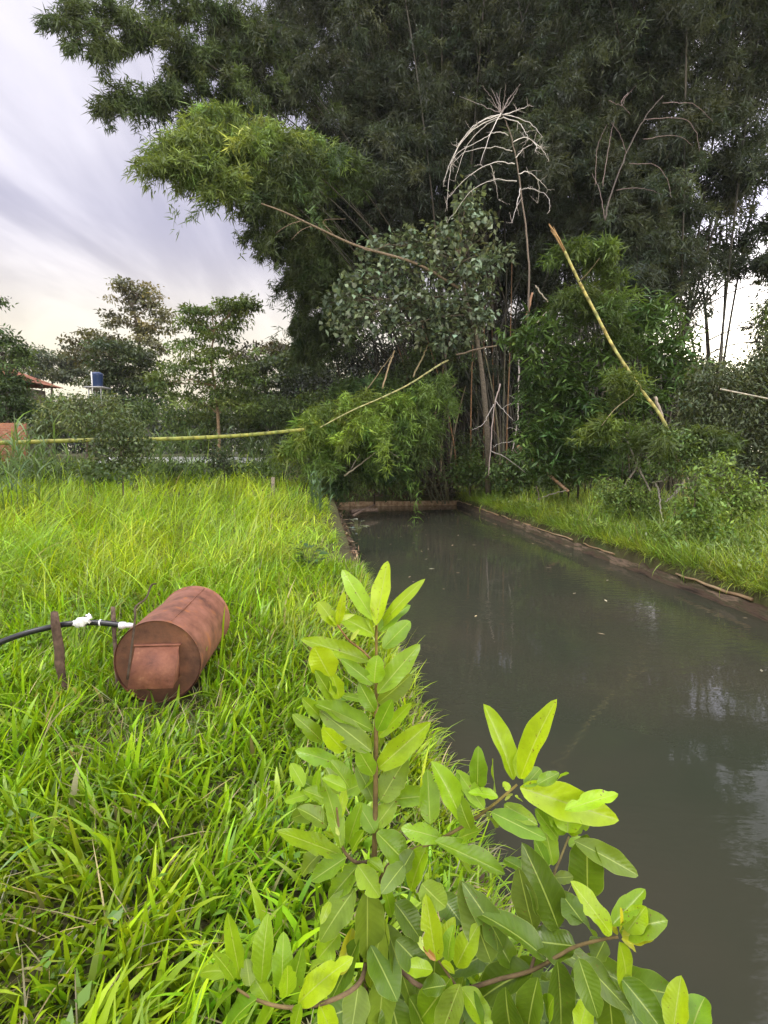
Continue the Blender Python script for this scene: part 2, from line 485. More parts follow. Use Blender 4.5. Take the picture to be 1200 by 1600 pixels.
# pond walls (rough stacked stone and boards)
def wall_strip(mb, ua, ub, va, vb, z0, z1, along_v=True, step=.35, jit=.02):
    """rough wall: box cross-section swept along, with uneven top and face"""
    n = max(2, int(abs((vb - va) if along_v else (ub - ua)) / step))
    rings = []
    for i in range(n + 1):
        t = i / n
        jf = rng.normal(0, jit); jt = rng.normal(0, jit)
        if along_v:
            v = va + (vb - va) * t
            pr = [(ua + jf * .6, v, z0), (ub + jf, v, z0), (ub + jf * 1.2, v, z1 + jt), (ua + jf, v, z1 + jt * 1.2)]
        else:
            u = ua + (ub - ua) * t
            pr = [(u, va + jf * .6, z0), (u, vb + jf, z0), (u, vb + jf, z1 + jt), (u, va + jf, z1 + jt)]
        for (u, v, z) in pr:
            x, y = xy_of(u, v); rings.append((x, y, z))
    q = []
    for i in range(n):
        for k in range(4):
            k2 = (k + 1) % 4
            q.append((i * 4 + k, i * 4 + k2, i * 4 + 4 + k2, i * 4 + 4 + k))
    q.append((0, 1, 2, 3)); q.append((n * 4, n * 4 + 3, n * 4 + 2, n * 4 + 1))
    mb.add(np.array(rings), q)

def wpos(u, v, z=0.0):
    x, y = xy_of(u, v); return np.array([float(x), float(y), z])

t = thing('pond_wall', wpos(U1 + .1, 8), 'low brown earth and stone wall along the far right edge of the pond', 'wall')
mb = MB(); wall_strip(mb, U1 - .045, U1 + .07, V0, V1 + .1, -1.2, WZ + .125, jit=.022, step=.16); mb.build('wall', M['wallwood'], t)
v = 1.0
while v < V1:
    ln = random.uniform(1.0, 2.6)
    if random.random() < .72:
        mb = MB()
        nn = 8; vv = np.linspace(v, min(v + ln, V1), nn)
        off = rng.normal(0, .012, nn); zz = WZ + .15 + rng.normal(0, .008, nn) + random.uniform(-.02, .015)
        xx, yy = xy_of(U1 + .02 + random.uniform(-.03, .03) + off, vv)
        tube(mb, np.stack([xx, yy, zz], 1), random.uniform(.014, .034) * np.linspace(1, .6, nn), 7)
        mb.build('coping', M['coping'], t)
    v += ln + random.uniform(.05, .4)
t = thing('pond_wall', wpos(U0 - .1, 8), 'overgrown left pond wall of dark rotting planks beside the lawn', 'wall')
mb = MB(); wall_strip(mb, U0 - .2, U0 + .03, V0, V1 - 1.0, -1.2, WZ + .22, jit=.03); mb.build('wall', M['wallwood'], t)
for k in range(26):
    v = random.uniform(7.5, V1 - 1.2); mb = MB()
    x, y = xy_of(U0 + .045 + random.uniform(0, .03), v)
    box(mb, (x, y, WZ + .04 + random.uniform(-.03, .05)), (.03, random.uniform(.08, .22), .36 + random.uniform(-.1, .08)), ROT + random.uniform(-.06, .06), jit=.008)
    mb.build('plank', M['wallwood'], t)
t = thing('pond_wall', wpos((U0 + U1) / 2, V1 + .1), 'pale concrete sill closing the far end of the pond', 'wall')
mb = MB(); wall_strip(mb, U0 - .4, U1 + .1, V1, V1 + .25, -1.2, WZ + .16, False, jit=.015); mb.build('wall', M['coping'], t)

# pale track beyond the lawn
mb = MB()
pu = np.linspace(-9.3, -2.2, 60); pv = np.linspace(24.2, 26.8, 6)
A, B = np.meshgrid(pu, pv); B = B + .25 * np.sin(A * .7); x, y = xy_of(A, B)
ii = np.arange(5)[:, None] * 60 + np.arange(59)[None, :]
mb.add(np.stack([x, y, H(x, y) + .02], -1).reshape(-1, 3), np.stack([ii, ii + 1, ii + 61, ii + 60], -1).reshape(-1, 4))
tag(mb.build('path', M['path']), 'pale sandy track behind the lawn', 'path', kind='structure')

# ------------------------------------------------------------------ rusty drum
DF = G(247, 1033, .27); DB = G(304, 968, .27)
DA = nrm(np.array([DB[0] - DF[0], DB[1] - DF[1], 0])); DL = float(np.linalg.norm((DB - DF)[:2])) * 1.02
DR = .266
DC = np.array([DF[0], DF[1], .268])
DS = np.array([DA[1], -DA[0], 0.0])        # to the right of the axis
print('drum len', DL, 'at', DC)
drum = thing('rusty_drum', (DC[0], DC[1], 0), 'rusty steel drum lying in the grass with a square hooded hatch on its end', 'drum')
def drum_pt(a, s, z): return DC + DA * a + DS * s + np.array([0, 0, z])
mb = MB()
sides = 64
prof = [(-.012, DR + .004), (.012, DR + .006), (.02, DR)] + [(x, DR + .0015 * math.sin(x * 7)) for x in np.linspace(.05, DL - .03, 14)] + [(DL - .012, DR), (DL - .008, DR + .006), (DL + .008, DR + .005)]
th = np.arange(sides) * 2 * math.pi / sides
vv = np.array([drum_pt(a, r * math.cos(k), r * math.sin(k)) for a, r in prof for k in th])
q = [(i * sides + k, i * sides + (k + 1) % sides, (i + 1) * sides + (k + 1) % sides, (i + 1) * sides + k) for i in range(len(prof) - 1) for k in range(sides)]
rel = vv - DC; ax_ = rel @ DA; ang = np.arctan2(rel[:, 2], rel @ DS)
dent = .006 * np.exp(-((ax_ - .32) / .09) ** 2 - ((ang - 1.1) / .35) ** 2) + .005 * np.exp(-((ax_ - .6) / .12) ** 2 - ((ang - 2.1) / .3) ** 2) + .004 * np.exp(-((ax_ - .05) / .05) ** 2 - ((ang - .5) / .25) ** 2)
rad_ = vv - (DC + ax_[:, None] * DA); vv = vv - nrm(rad_) * (dent + .0012 * np.sin(ang * 3 + ax_ * 11))[:, None]
mb.add(vv, q)
body = mb.build('body', M['rust'], drum)
mb = MB(); sa = 1.25; tube(mb, [drum_pt(a, (DR + .001) * math.cos(sa), (DR + .001) * math.sin(sa)) for a in np.linspace(.03, DL - .02, 30)], .0035 + .0012 * rng.random(30), 6); mb.build('weld_seam', M['rust'], body)
for nm, a, sg in (('end_plate', .004, -1), ('end_plate', DL - .006, 1)):
    mb = MB(); rr = [0, .1, .2, DR - .012, DR - .001]
    vv = [drum_pt(a, 0, 0)] + [drum_pt(a + sg * (.004 if r > .25 else .0) - sg * .003 * (r / DR), r * math.cos(k), r * math.sin(k)) for r in rr[1:] for k in th]
    tt = [(0, 1 + k, 1 + (k + 1) % sides) for k in range(sides)]
    qq = [(1 + i * sides + k, 1 + (i + 1) * sides + k, 1 + (i + 1) * sides + (k + 1) % sides, 1 + i * sides + (k + 1) % sides) for i in range(len(rr) - 2) for k in range(sides)]
    mb.add(vv, qq, t=tt); mb.build(nm, M['dark_rust'], drum)
# hood: two cheeks and a sloping plate
hw = .135; s0 = .005
mb = MB()
zt, zb_ = .115, -.115
pl = [(-.015, zt), (-.15, zb_)]           # (axis, z) of the sloping plate
def slab(mb, pts_a, pts_b):
    v = np.array(pts_a + pts_b); mb.add(v, [(0, 1, 2, 3), (7, 6, 5, 4), (0, 4, 5, 1), (1, 5, 6, 2), (2, 6, 7, 3), (3, 7, 4, 0)])
A0 = [drum_pt(pl[0][0], s0 - hw, zt), drum_pt(pl[0][0], s0 + hw, zt), drum_pt(pl[1][0], s0 + hw - .008, zb_), drum_pt(pl[1][0], s0 - hw - .01, zb_)]
B0 = [p + DA * .006 - np.array([0, 0, .003]) for p in A0]
slab(mb, A0, B0); mb.build('hatch_cover', M['hatch_rust'], drum, False)
for sg in (-1, 1):
    mb = MB(); e = s0 + sg * (hw - .012)
    A1 = [drum_pt(.0, e, zt - .006), drum_pt(-.014, e, zt - .01), drum_pt(-.138, e, zb_ + .012), drum_pt(.0, e, zb_ + .012)]
    slab(mb, A1, [p + DS * .005 for p in A1]); mb.build('hatch_cheek', M['rust'], drum, False)
mb = MB(); A2 = [drum_pt(0.0, s0 - hw - .012, zt + .004), drum_pt(0.0, s0 + hw + .012, zt + .004), drum_pt(-.024, s0 + hw + .006, zt + .001), drum_pt(-.024, s0 - hw - .006, zt + .001)]
slab(mb, A2, [p - np.array([0, 0, .007]) for p in A2]); mb.build('hatch_lip', M['hatch_rust'], drum, False)

# hose, fittings and stakes
zh = 3.55
hp = [P(-60, 1030, 3.45), P(0, 1004, 3.5), P(35, 991, 3.52), P(70, 982, zh), P(105, 975, zh), P(150, 973, zh + .02), P(193, 977, zh + .02)]
hose = thing('water_hose', P(105, 975, zh), 'black plastic pipe held off the grass and feeding the rusty drum', 'pipe')
mb = MB(); tube(mb, poly(hp, 40), .019, 12); mb.build('pipe', M['hose'], hose)
for (a, b, r) in (((187, 977), (196, 977), .0225), ((197, 977), (209, 978), .016)):
    mb = MB(); tube(mb, [P(*a, zh + .02), P((a[0] + b[0]) / 2, a[1], zh + .02), P(*b, zh + .03)], r, 14); mb.build('coupling', M['white'], hose)
mb = MB(); tube(mb, [P(156, 973, zh + .02), P(158, 973, zh + .02)], .022, 12); mb.build('clip', M['white'], hose)
mb = MB()
rag = poly([P(117, 976, zh - .02), P(124, 973, zh - .03), P(132, 970, zh - .035), P(139, 964, zh - .03), P(136, 961, zh - .02)], 16)
tube(mb, rag, np.array([.012, .022, .027, .024, .03, .026, .028, .022, .019, .02, .015, .014, .016, .011, .01, .005]), 9)
v_ = mb.V[0]; mb.V[0] = v_ + rng.normal(0, .005, v_.shape)
tag(mb.build('rag', M['white']), 'white rag knotted round the black pipe', 'rag')
def stake(p0, p1, r, label, col):
    mb = MB(); n = 9
    pts = poly([p0, (p0 + p1) / 2 + rng.normal(0, .006, 3), p1], n) + rng.normal(0, .002, (n, 3))
    rr = r * (1 + rng.normal(0, .08, n)); rr[-1] *= .85
    tube(mb, pts, rr, 8, col)
    v_ = mb.V[0]; mb.V[0] = v_ + rng.normal(0, r * .08, v_.shape)
    return tag(mb.build('wooden_stake', M['bark'], None, False), label, 'stake')
zs = 3.5
stake(np.append(P(96, 1040, zs)[:2], -.1), P(85, 956, zs), .027, 'thick weathered stake holding up the black pipe', (.1, .065, .045))
stake(np.append(P(182, 1040, zh - .02)[:2], -.1), P(176, 948, zh + .05), .014, 'thin grey stick standing by the left rim of the rusty drum', (.12, .085, .06))
mb = MB(); tube(mb, poly([P(199, 1062, 3.33), P(206, 1010, 3.33), P(211, 966, 3.35), P(212, 948, 3.4), P(228, 935, 3.45), P(236, 915, 3.5), P(244, 912, 3.5)], 24),
                np.linspace(.007, .005, 24), 6, (.07, .05, .035))
tag(mb.build('dry_vine', M['bark']), 'thin dark vine climbing up the front of the rusty drum', 'vine')

# ------------------------------------------------------------------ grass
def scatter_px(n, y0, y1, x0=-80, x1=1280, z=0.0):
    """points on the ground seen between two picture rows"""
    px = rng.uniform(x0, x1, n); py = rng.uniform(y0, y1, n)
    d = FW[None] + ((px - 600) / F)[:, None] * RT + ((800 - py) / F)[:, None] * UPV
    s = (z - CAM[2]) / d[:, 2]
    return CAM[None] + d * s[:, None]

def clear(pts, pad=0.0):
    """drop points in the pond, under the drum, behind the camera"""
    u, v = uv_of(pts[:, 0], pts[:, 1])
    inp = (u > U0 - .1 - pad) & (u < U1 + .12 + pad) & (v < V1 + .2)
    rel = pts - DC; a = rel @ DA; s = rel @ DS
    ind = (a > -.1) & (a < DL + .02) & (np.abs(s) < .2)
    return ~(inp | ind)

def uniform_patch(dens, u0, u1, v0, v1):
    n = int(dens * (u1 - u0) * (v1 - v0))
    u = rng.uniform(u0, u1, n); v = rng.uniform(v0, v1, n)
    x, y = xy_of(u, v)
    return np.stack([x, y, H(x, y)], 1)

def in_view(p, m=.35):
    return (np.abs(p[:, 0]) < (p[:, 1] * .72 + .5 + m)) & (p[:, 1] > .6)

LAWN = np.array([.215, .36, .012])
def grass_cols(p, base, amt=.22):
    n = len(p)
    c = tintvar(base, n, amt * 1.35, .14)
    k = snoise(p[:, 0], p[:, 1], .8, 5)[:, None]
    c *= 1 + .22 * k
    yel = (snoise(p[:, 0], p[:, 1], .45, 9) > .1)[:, None]
    c = np.where(yel, c * np.array([1.18, 1.05, .9]), c)
    dry = rng.random(n) < np.clip(.03 + .16 * (snoise(p[:, 0], p[:, 1], 1.6, 21) - .45), .02, .2)
    c[dry] = tintvar((.30, .26, .11), int(dry.sum()), .25)
    return np.clip(c, 0, .8)

# near lawn: broad short blades
mb = MB()
for (v0, v1, dens, L0, W0, seg) in ((.7, 2.6, 1700, .175, .0185, 5), (2.6, 4.6, 1300, .19, .0165, 4), (4.6, 7.5, 700, .25, .013, 4)):
    p = uniform_patch(dens, -7.5, U0 - .04, v0, v1); p = p[in_view(p) & clear(p)]
    n = len(p)
    tus = 1 + .35 * snoise(p[:, 0], p[:, 1], 2.2, 1) + .2 * snoise(p[:, 0], p[:, 1], 5.0, 2)
    az = 2.4 * snoise(p[:, 0], p[:, 1], 1.4, 7) + rng.normal(0, 1.1, n) - .6
    L = L0 * tus * np.exp(rng.normal(0, .28, n))
    nearpath = smooth(.5, .0, np.abs(uv_of(p[:, 0], p[:, 1])[0] - (U0 - .35)))
    L *= 1 - .4 * nearpath
    rel = p - DC; fa = rel @ DA; fs = rel @ DS
    L *= np.where((fa < 0) & (fa > -.75) & (np.abs(fs) < .42), .62, 1.0)
    W = W0 * np.exp(rng.normal(0, .28, n))
    lean = np.abs(rng.normal(.28, .25, n)); curl = np.abs(rng.normal(.75, .5, n))
    blades(mb, p - [0, 0, .02], az, L, W, lean, curl, grass_cols(p, LAWN), seg)
# grass hanging over the pond edge
p = uniform_patch(2400, U0 - .26, U0 + .0, 1.0, 7.5); n = len(p)
az = math.atan2(S2[1], S2[0]) + rng.normal(0, .8, n)
c = grass_cols(p, LAWN * .9); dry = rng.random(n) < .25; c[dry] = tintvar((.3, .27, .14), int(dry.sum()), .25)
blades(mb, p - [0, 0, .03], az, .13 * np.exp(rng.normal(0, .3, n)), .007 * np.exp(rng.normal(0, .3, n)), rng.normal(.5, .3, n), rng.normal(.9, .4, n), c, 4)
# low creeping under-layer, its colour darkened as shade between the blades
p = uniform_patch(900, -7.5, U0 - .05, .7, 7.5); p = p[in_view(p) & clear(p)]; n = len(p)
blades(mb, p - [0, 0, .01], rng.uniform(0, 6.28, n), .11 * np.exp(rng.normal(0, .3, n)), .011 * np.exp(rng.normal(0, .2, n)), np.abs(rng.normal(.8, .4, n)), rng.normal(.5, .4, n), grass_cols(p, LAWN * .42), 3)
p = uniform_patch(160, -7.5, U0 - .05, .7, 6.5); p = p[in_view(p) & clear(p)]; n = len(p)
blades(mb, p + [0, 0, .03], rng.uniform(0, 6.28, n), .2 * np.exp(rng.normal(0, .3, n)), .005 * np.exp(rng.normal(0, .2, n)), np.abs(rng.normal(1.1, .3, n)), rng.normal(.4, .3, n), tintvar((.34, .29, .14), n, .25), 3)
# small leafy weeds mixed in
def weeds(n0, u0, u1, v0, v1, colr, thr):
    p = uniform_patch(n0, u0, u1, v0, v1); p = p[in_view(p) & clear(p)]; p = p[snoise(p[:, 0], p[:, 1], 1.3, 11) > thr]
    n = len(p) * 8; pp = np.repeat(p, 8, 0) + np.stack([rng.normal(0, .035, n), rng.normal(0, .035, n), rng.uniform(.02, .13, n)], 1)
    kites(mb, pp, rdir(n) * [1, 1, .4] + [0, 0, .2], rdir(n) * .5 + [0, 0, 1], rng.uniform(.03, .065, n), rng.uniform(.018, .034, n), tintvar(colr, n, .25))
weeds(14, -7, U0 - .2, 1.2, 4.2, (.13, .25, .03), .1)
weeds(130, -7, -1.9, 3.6, 6.5, (.16, .29, .02), -.25)
tag(mb.build('lawn_grass', M['grass']), 'bright green broad bladed grass on the lawn round the drum', 'grass', kind='stuff')

# taller arching grass farther back
mb = MB()
for (v0, v1, dens, L0, W0) in ((5.2, 9, 560, .54, .0095), (9, 14, 360, .66, .012), (14, 17, 150, .55, .016)):
    p = uniform_patch(dens, -19, U0 - .25, v0, v1); p = p[in_view(p, 1) & clear(p)]
    keep = rng.random(len(p)) < np.clip(smooth(5.0, 7.2, uv_of(p[:, 0], p[:, 1])[1]) * (.72 + .5 * snoise(p[:, 0], p[:, 1], 1.1, 4)), .03, 1)
    p = p[keep]; n = len(p); u, v = uv_of(p[:, 0], p[:, 1])
    edge = .3 + .7 * smooth(U0 - .2, U0 - 1.8, u)
    L = L0 * edge * np.clip(1 + .38 * snoise(p[:, 0], p[:, 1], 1.3, 8) + .3 * snoise(p[:, 0], p[:, 1], .5, 1), .3, 2) * np.exp(rng.normal(0, .28, n))
    az = 2.2 * snoise(p[:, 0], p[:, 1], .7, 3) + rng.normal(0, 1.3, n)
    blades(mb, p - [0, 0, .02], az, L, W0 * np.exp(rng.normal(0, .25, n)), np.abs(rng.normal(.18, .16, n)), np.abs(rng.normal(1.75, .7, n)),
           grass_cols(p, LAWN * [1.2, 1.1, 1.3], .24), 5)
p = uniform_patch(300, -8, -3.0, 4.6, 8.5); p = p[in_view(p, 1) & clear(p)]; p = p[snoise(p[:, 0], p[:, 1], 1.2, 17) > .05]
rel = p - DC; p = p[~((np.abs(rel @ DS) < 1.0) & (rel @ DA < .9))]; n = len(p)
blades(mb, p - [0, 0, .02], 2.5 * snoise(p[:, 0], p[:, 1], .9, 5) + rng.normal(0, .8, n), .85 * np.exp(rng.normal(0, .25, n)), .011 * np.exp(rng.normal(0, .25, n)), np.abs(rng.normal(.2, .15, n)), rng.normal(1.8, .5, n), grass_cols(p, LAWN * [1.1, 1.1, 1.3], .24), 6)
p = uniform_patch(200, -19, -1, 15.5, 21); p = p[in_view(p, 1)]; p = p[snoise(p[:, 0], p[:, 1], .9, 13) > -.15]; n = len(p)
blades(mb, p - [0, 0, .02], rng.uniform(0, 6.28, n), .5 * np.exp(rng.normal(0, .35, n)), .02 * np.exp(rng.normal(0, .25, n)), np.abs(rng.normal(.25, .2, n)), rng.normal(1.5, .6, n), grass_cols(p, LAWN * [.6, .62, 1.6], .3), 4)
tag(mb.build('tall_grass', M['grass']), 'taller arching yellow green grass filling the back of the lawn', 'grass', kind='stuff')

# grass on the right bank
mb = MB()
BANK = np.array([.18, .27, .03])
for (v0, v1, dens, L0, W0) in ((2.5, 8, 950, .26, .010), (8, 14, 600, .30, .012), (14, V1 + 1, 330, .3, .014)):
    p = uniform_patch(dens, U1 + .12, U1 + 6.0, v0, v1); p = p[in_view(p, 1)]
    u, v = uv_of(p[:, 0], p[:, 1])
    p = p[rng.random(len(p)) < np.clip(1.15 - .12 * (u - U1), .3, 1)]
    n = len(p); u, v = uv_of(p[:, 0], p[:, 1])
    big = np.clip(snoise(p[:, 0], p[:, 1], 1.25, 2), 0, 1)
    L = L0 * (.95 + 1.3 * big) * np.exp(rng.normal(0, .28, n)) * (.65 + .35 * smooth(U1 + .1, U1 + .7, u))
    az = rng.uniform(0, 6.28, n)
    hang = u < U1 + .4
    az = np.where(hang & (rng.random(n) < .5), math.atan2(-S2[1], -S2[0]) + rng.normal(0, .7, n), az)
    blades(mb, p - [0, 0, .02], az, L, W0 * np.exp(rng.normal(0, .25, n)), np.abs(rng.normal(.25, .2, n)), np.abs(rng.normal(.8, .5, n)), grass_cols(p, BANK, .28), 4)
p = uniform_patch(1700, U1 + .03, U1 + .75, 2.5, V1); p = p[in_view(p, 1)]; n = len(p)
blades(mb, p - [0, 0, .03], math.atan2(-S2[1], -S2[0]) + rng.normal(0, .9, n), .23 * np.exp(rng.normal(0, .35, n)), .009 * np.exp(rng.normal(0, .3, n)), np.abs(rng.normal(.5, .35, n)), rng.normal(1.3, .6, n), grass_cols(p, BANK, .28), 4)
# broad weeds in the bank
p = uniform_patch(38, U1 + .15, U1 + 4.5, 3, V1); p = p[in_view(p, 1)]
p = p[snoise(p[:, 0], p[:, 1], 1.5, 6) > -.1]
n = len(p) * 9
pp = np.repeat(p, 9, 0) + np.stack([rng.normal(0, .05, n), rng.normal(0, .05, n), rng.uniform(.05, .26, n)], 1)
d = rdir(n) * [1, 1, .5] + [0, 0, .3]
kites(mb, pp, d, rdir(n) * .5 + [0, 0, 1], rng.uniform(.06, .13, n), rng.uniform(.03, .055, n), tintvar((.15, .22, .045), n, .25))
tag(mb.build('bank_grass', M['grass']), 'mixed grass and weeds covering the right bank of the pond', 'grass', kind='stuff')

# ------------------------------------------------------------------ foliage makers
def blob_points(c, r, n, shell=2.4):
    d = rdir(n); k = rng.random(n) ** (1 / shell)
    return c + d * k[:, None] * r, d

def leafy(mb, pos_c, spread, m, L, W, col, droop=.35, amt=.2, sub_amt=.28, style='clump', up=.8):
    """m leaves round each clump centre"""
    n = len(pos_c)
    base = tintvar(col, n, sub_amt, .1)
    c = np.repeat(base, m, 0) * np.exp(rng.normal(0, amt, (n * m, 1)))
    pc = np.repeat(pos_c, m, 0)
    off = rng.normal(0, 1, (n * m, 3)) * spread * (np.array([1.25, 1.25, .38]) if style == 'layer' else np.array([1, 1, .6]))
    if style == 'whorl':
        d = rdir(n * m) * [1, 1, .6] + [0, 0, .05]
        pos = pc + rng.normal(0, 1, (n * m, 3)) * spread * .25
    else:
        pos = pc + off
        d = nrm(off) * .6 + rdir(n * m) * .7
    d = nrm(d) + np.array([0, 0, -droop])
    nn = rdir(n * m) * (1 - up * .5) + np.array([0, 0, up])
    kites(mb, pos, d, nn, L * np.exp(rng.normal(0, .22, n * m)), W * np.exp(rng.normal(0, .2, n * m)), np.clip(c, .003, .8))

def plant(name, label, cat, base, trunk, zc, blobs, L, W, col, cover=2.6, group=None, bark=(.09, .07, .05), trad=.1, style='clump', mat='leaf',
          droop=.35, m=14, depth=.9, spread=None, limbs=True, up=.8):
    """tree or shrub: tapered trunk with limbs to every mass of its crown, many small leaves in clumps"""
    base = np.asarray(base, float)
    t = thing(name, base, label, cat, group)
    mbt = MB()
    tp = [base - [0, 0, .1]] + [P(a[0], a[1], a[2] if len(a) > 2 else zc) for a in trunk]
    curve = poly(tp, 14) if len(tp) > 1 else None
    if curve is not None:
        tube(mbt, curve, trad * np.linspace(1, .35, 14), 8, bark)
    mbl = MB()
    if style == 'layer': m = 70
    pxm = zc / F
    for b in blobs:
        bx, by, rx, ry = b[:4]; z = zc + (b[4] if len(b) > 4 else 0); cv = cover * (b[5] if len(b) > 5 else 1)
        c = P(bx, by, z); r = np.array([rx * z / F, .5 * (rx + ry) * z / F * depth, ry * z / F])
        area = math.pi * rx * ry
        lp, wp = L / pxm, W / pxm
        nleaf = int(cv * area / (lp * wp * .5 * .75))
        ns = max(3, nleaf // m)
        pts, dd = blob_points(c, r, ns)
        sp = spread if spread else max(L * .9, .16 * min(r[0], r[2]) ** .7)
        leafy(mbl, pts, sp, m, L, W, col, droop, style=style, up=up)
        if limbs and curve is not None:
            i = int(np.argmin(np.linalg.norm(curve - (c - [0, 0, r[2] * .8]), axis=1))); s = curve[min(max(i, 3), 12)]
            mid = (s + c) / 2 + [0, 0, .12 * np.linalg.norm(c - s)] + rng.normal(0, .08, 3) * np.linalg.norm(c - s)
            lc = bez([s, mid, c], 8)
            r0 = trad * .35
            tube(mbt, lc, r0 * np.linspace(1, .25, 8), 5, bark)
            for k in rng.choice(len(pts), min(len(pts), 9), replace=False):
                j = random.randint(3, 7)
                tube(mbt, bez([lc[j], (lc[j] + pts[k]) / 2 + rng.normal(0, .05, 3), pts[k]], 5), r0 * np.linspace(.4, .08, 5), 4, bark, False)
    if mbt.n: mbt.build('trunk', M['bark'], t)
    mbl.build('crown', M[mat], t)
    return t

def bamboo_foliage(mb, curve, t0, t1, ntuft, blen, L, W, col, m=6, hang=.5, out=None):
    n = ntuft
    tt = t0 + (t1 - t0) * rng.random(n) ** .8
    idx = tt * (len(curve) - 1); i = np.clip(idx.astype(int), 0, len(curve) - 2); f = (idx - i)[:, None]
    p = curve[i] * (1 - f) + curve[i + 1] * f
    tan = nrm(curve[i + 1] - curve[i])
    # branches gather at nodes, so snap azimuths to a limited set
    nb = max(8, n // 22)
    bt = t0 + (t1 - t0) * rng.random(nb) ** .8; baz = rng.uniform(0, 6.283, nb); bl = blen * np.exp(rng.normal(0, .3, nb)) * np.interp(bt, [t0, (t0 + t1) / 2, t1], [.75, 1.15, .5])
    bid = rng.integers(0, nb, n)
    idx = bt[bid] * (len(curve) - 1); i = np.clip(idx.astype(int), 0, len(curve) - 2); f = (idx - i)[:, None]
    p = curve[i] * (1 - f) + curve[i + 1] * f; tan = nrm(curve[i + 1] - curve[i])
    bd = np.stack([np.cos(baz), np.sin(baz), np.full(nb, .35)], 1)[bid] + tan * .5
    bd = nrm(bd)
    s = (rng.random(n) ** .7)[:, None] * bl[bid][:, None]
    pos = p + bd * s + np.array([0, 0, -1.0]) * hang * s ** 2 / blen + rng.normal(0, .06 + .04 * blen, (n, 3))
    bcol = tintvar(col, nb, .25, .1)[bid]
    pc = np.repeat(pos, m, 0); k = n * m
    d = np.repeat(bd, m, 0) * .45 + rdir(k) * .75 + np.array([0, 0, -.45])
    c = np.repeat(bcol, m, 0) * np.exp(rng.normal(0, .2, (k, 1)))
    kites(mb, pc + rng.normal(0, .05, (k, 3)), d, rdir(k) * .7 + [0, 0, .6], L * np.exp(rng.normal(0, .25, k)), W * np.exp(rng.normal(0, .2, k)), np.clip(c, .003, .8), mid=.3)

def culm_mesh(mb, curve, r, col, nodes=True):
    n = len(curve)
    rr = r * np.linspace(1, .25, n)
    c = tintvar(col, n, .12, .08)
    tube(mb, curve, rr, 7, c)

# ------------------------------------------------------------------ bamboo clumps
BL, BW = .25, .036
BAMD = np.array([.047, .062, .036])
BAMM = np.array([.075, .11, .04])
BAML = np.array([.15, .215, .055])  # sprays catching the left sky; that light is put into the colour
CULM = np.array([.04, .036, .024])

def bamboo_clump(label, base_px, zc, spread, culms, group=None):
    b0 = Gd(base_px, zc)
    root = thing('bamboo_clump', b0, label, 'bamboo', group)
    for cu in culms:
        bp = b0 + np.array([rng.normal(0, spread), rng.normal(0, spread * .8), 0])
        if 'b' in cu:
            bp = Gd(cu['b'], cu.get('bz', zc))
        bp[2] = float(H(bp[0], bp[1])) - .1
        tx, ty, tz = cu['tip']
        if cu.get('n', 800) > 600 and 1085 < tx < 1200 and 200 < ty < 500: cu = dict(cu, tip=(tx - 140, ty, tz))
        tip = P(*cu['tip']); c2 = P(*cu['c2'])
        c1 = bp + (c2 - bp) * np.array([.12, .12, .55]) + rng.normal(0, .15, 3)
        curve = bez([bp, c1, c2, tip], 34)
        mb = MB(); culm_mesh(mb, curve, cu.get('r', .04), cu.get('col', CULM))
        cm = mb.build('culm', M['culm'], root)
        if cu.get('n', 800) > 0:
            mb = MB()
            bamboo_foliage(mb, curve, cu.get('t0', .35), 1.0, cu.get('n', 800), cu.get('bl', 1.25), BL * cu.get('ls', 1), BW * cu.get('ls', 1), cu.get('lc', BAMD), hang=cu.get('hang', .5))
            mb.build('foliage', M['bamboo_leaf'], cm)
    return root

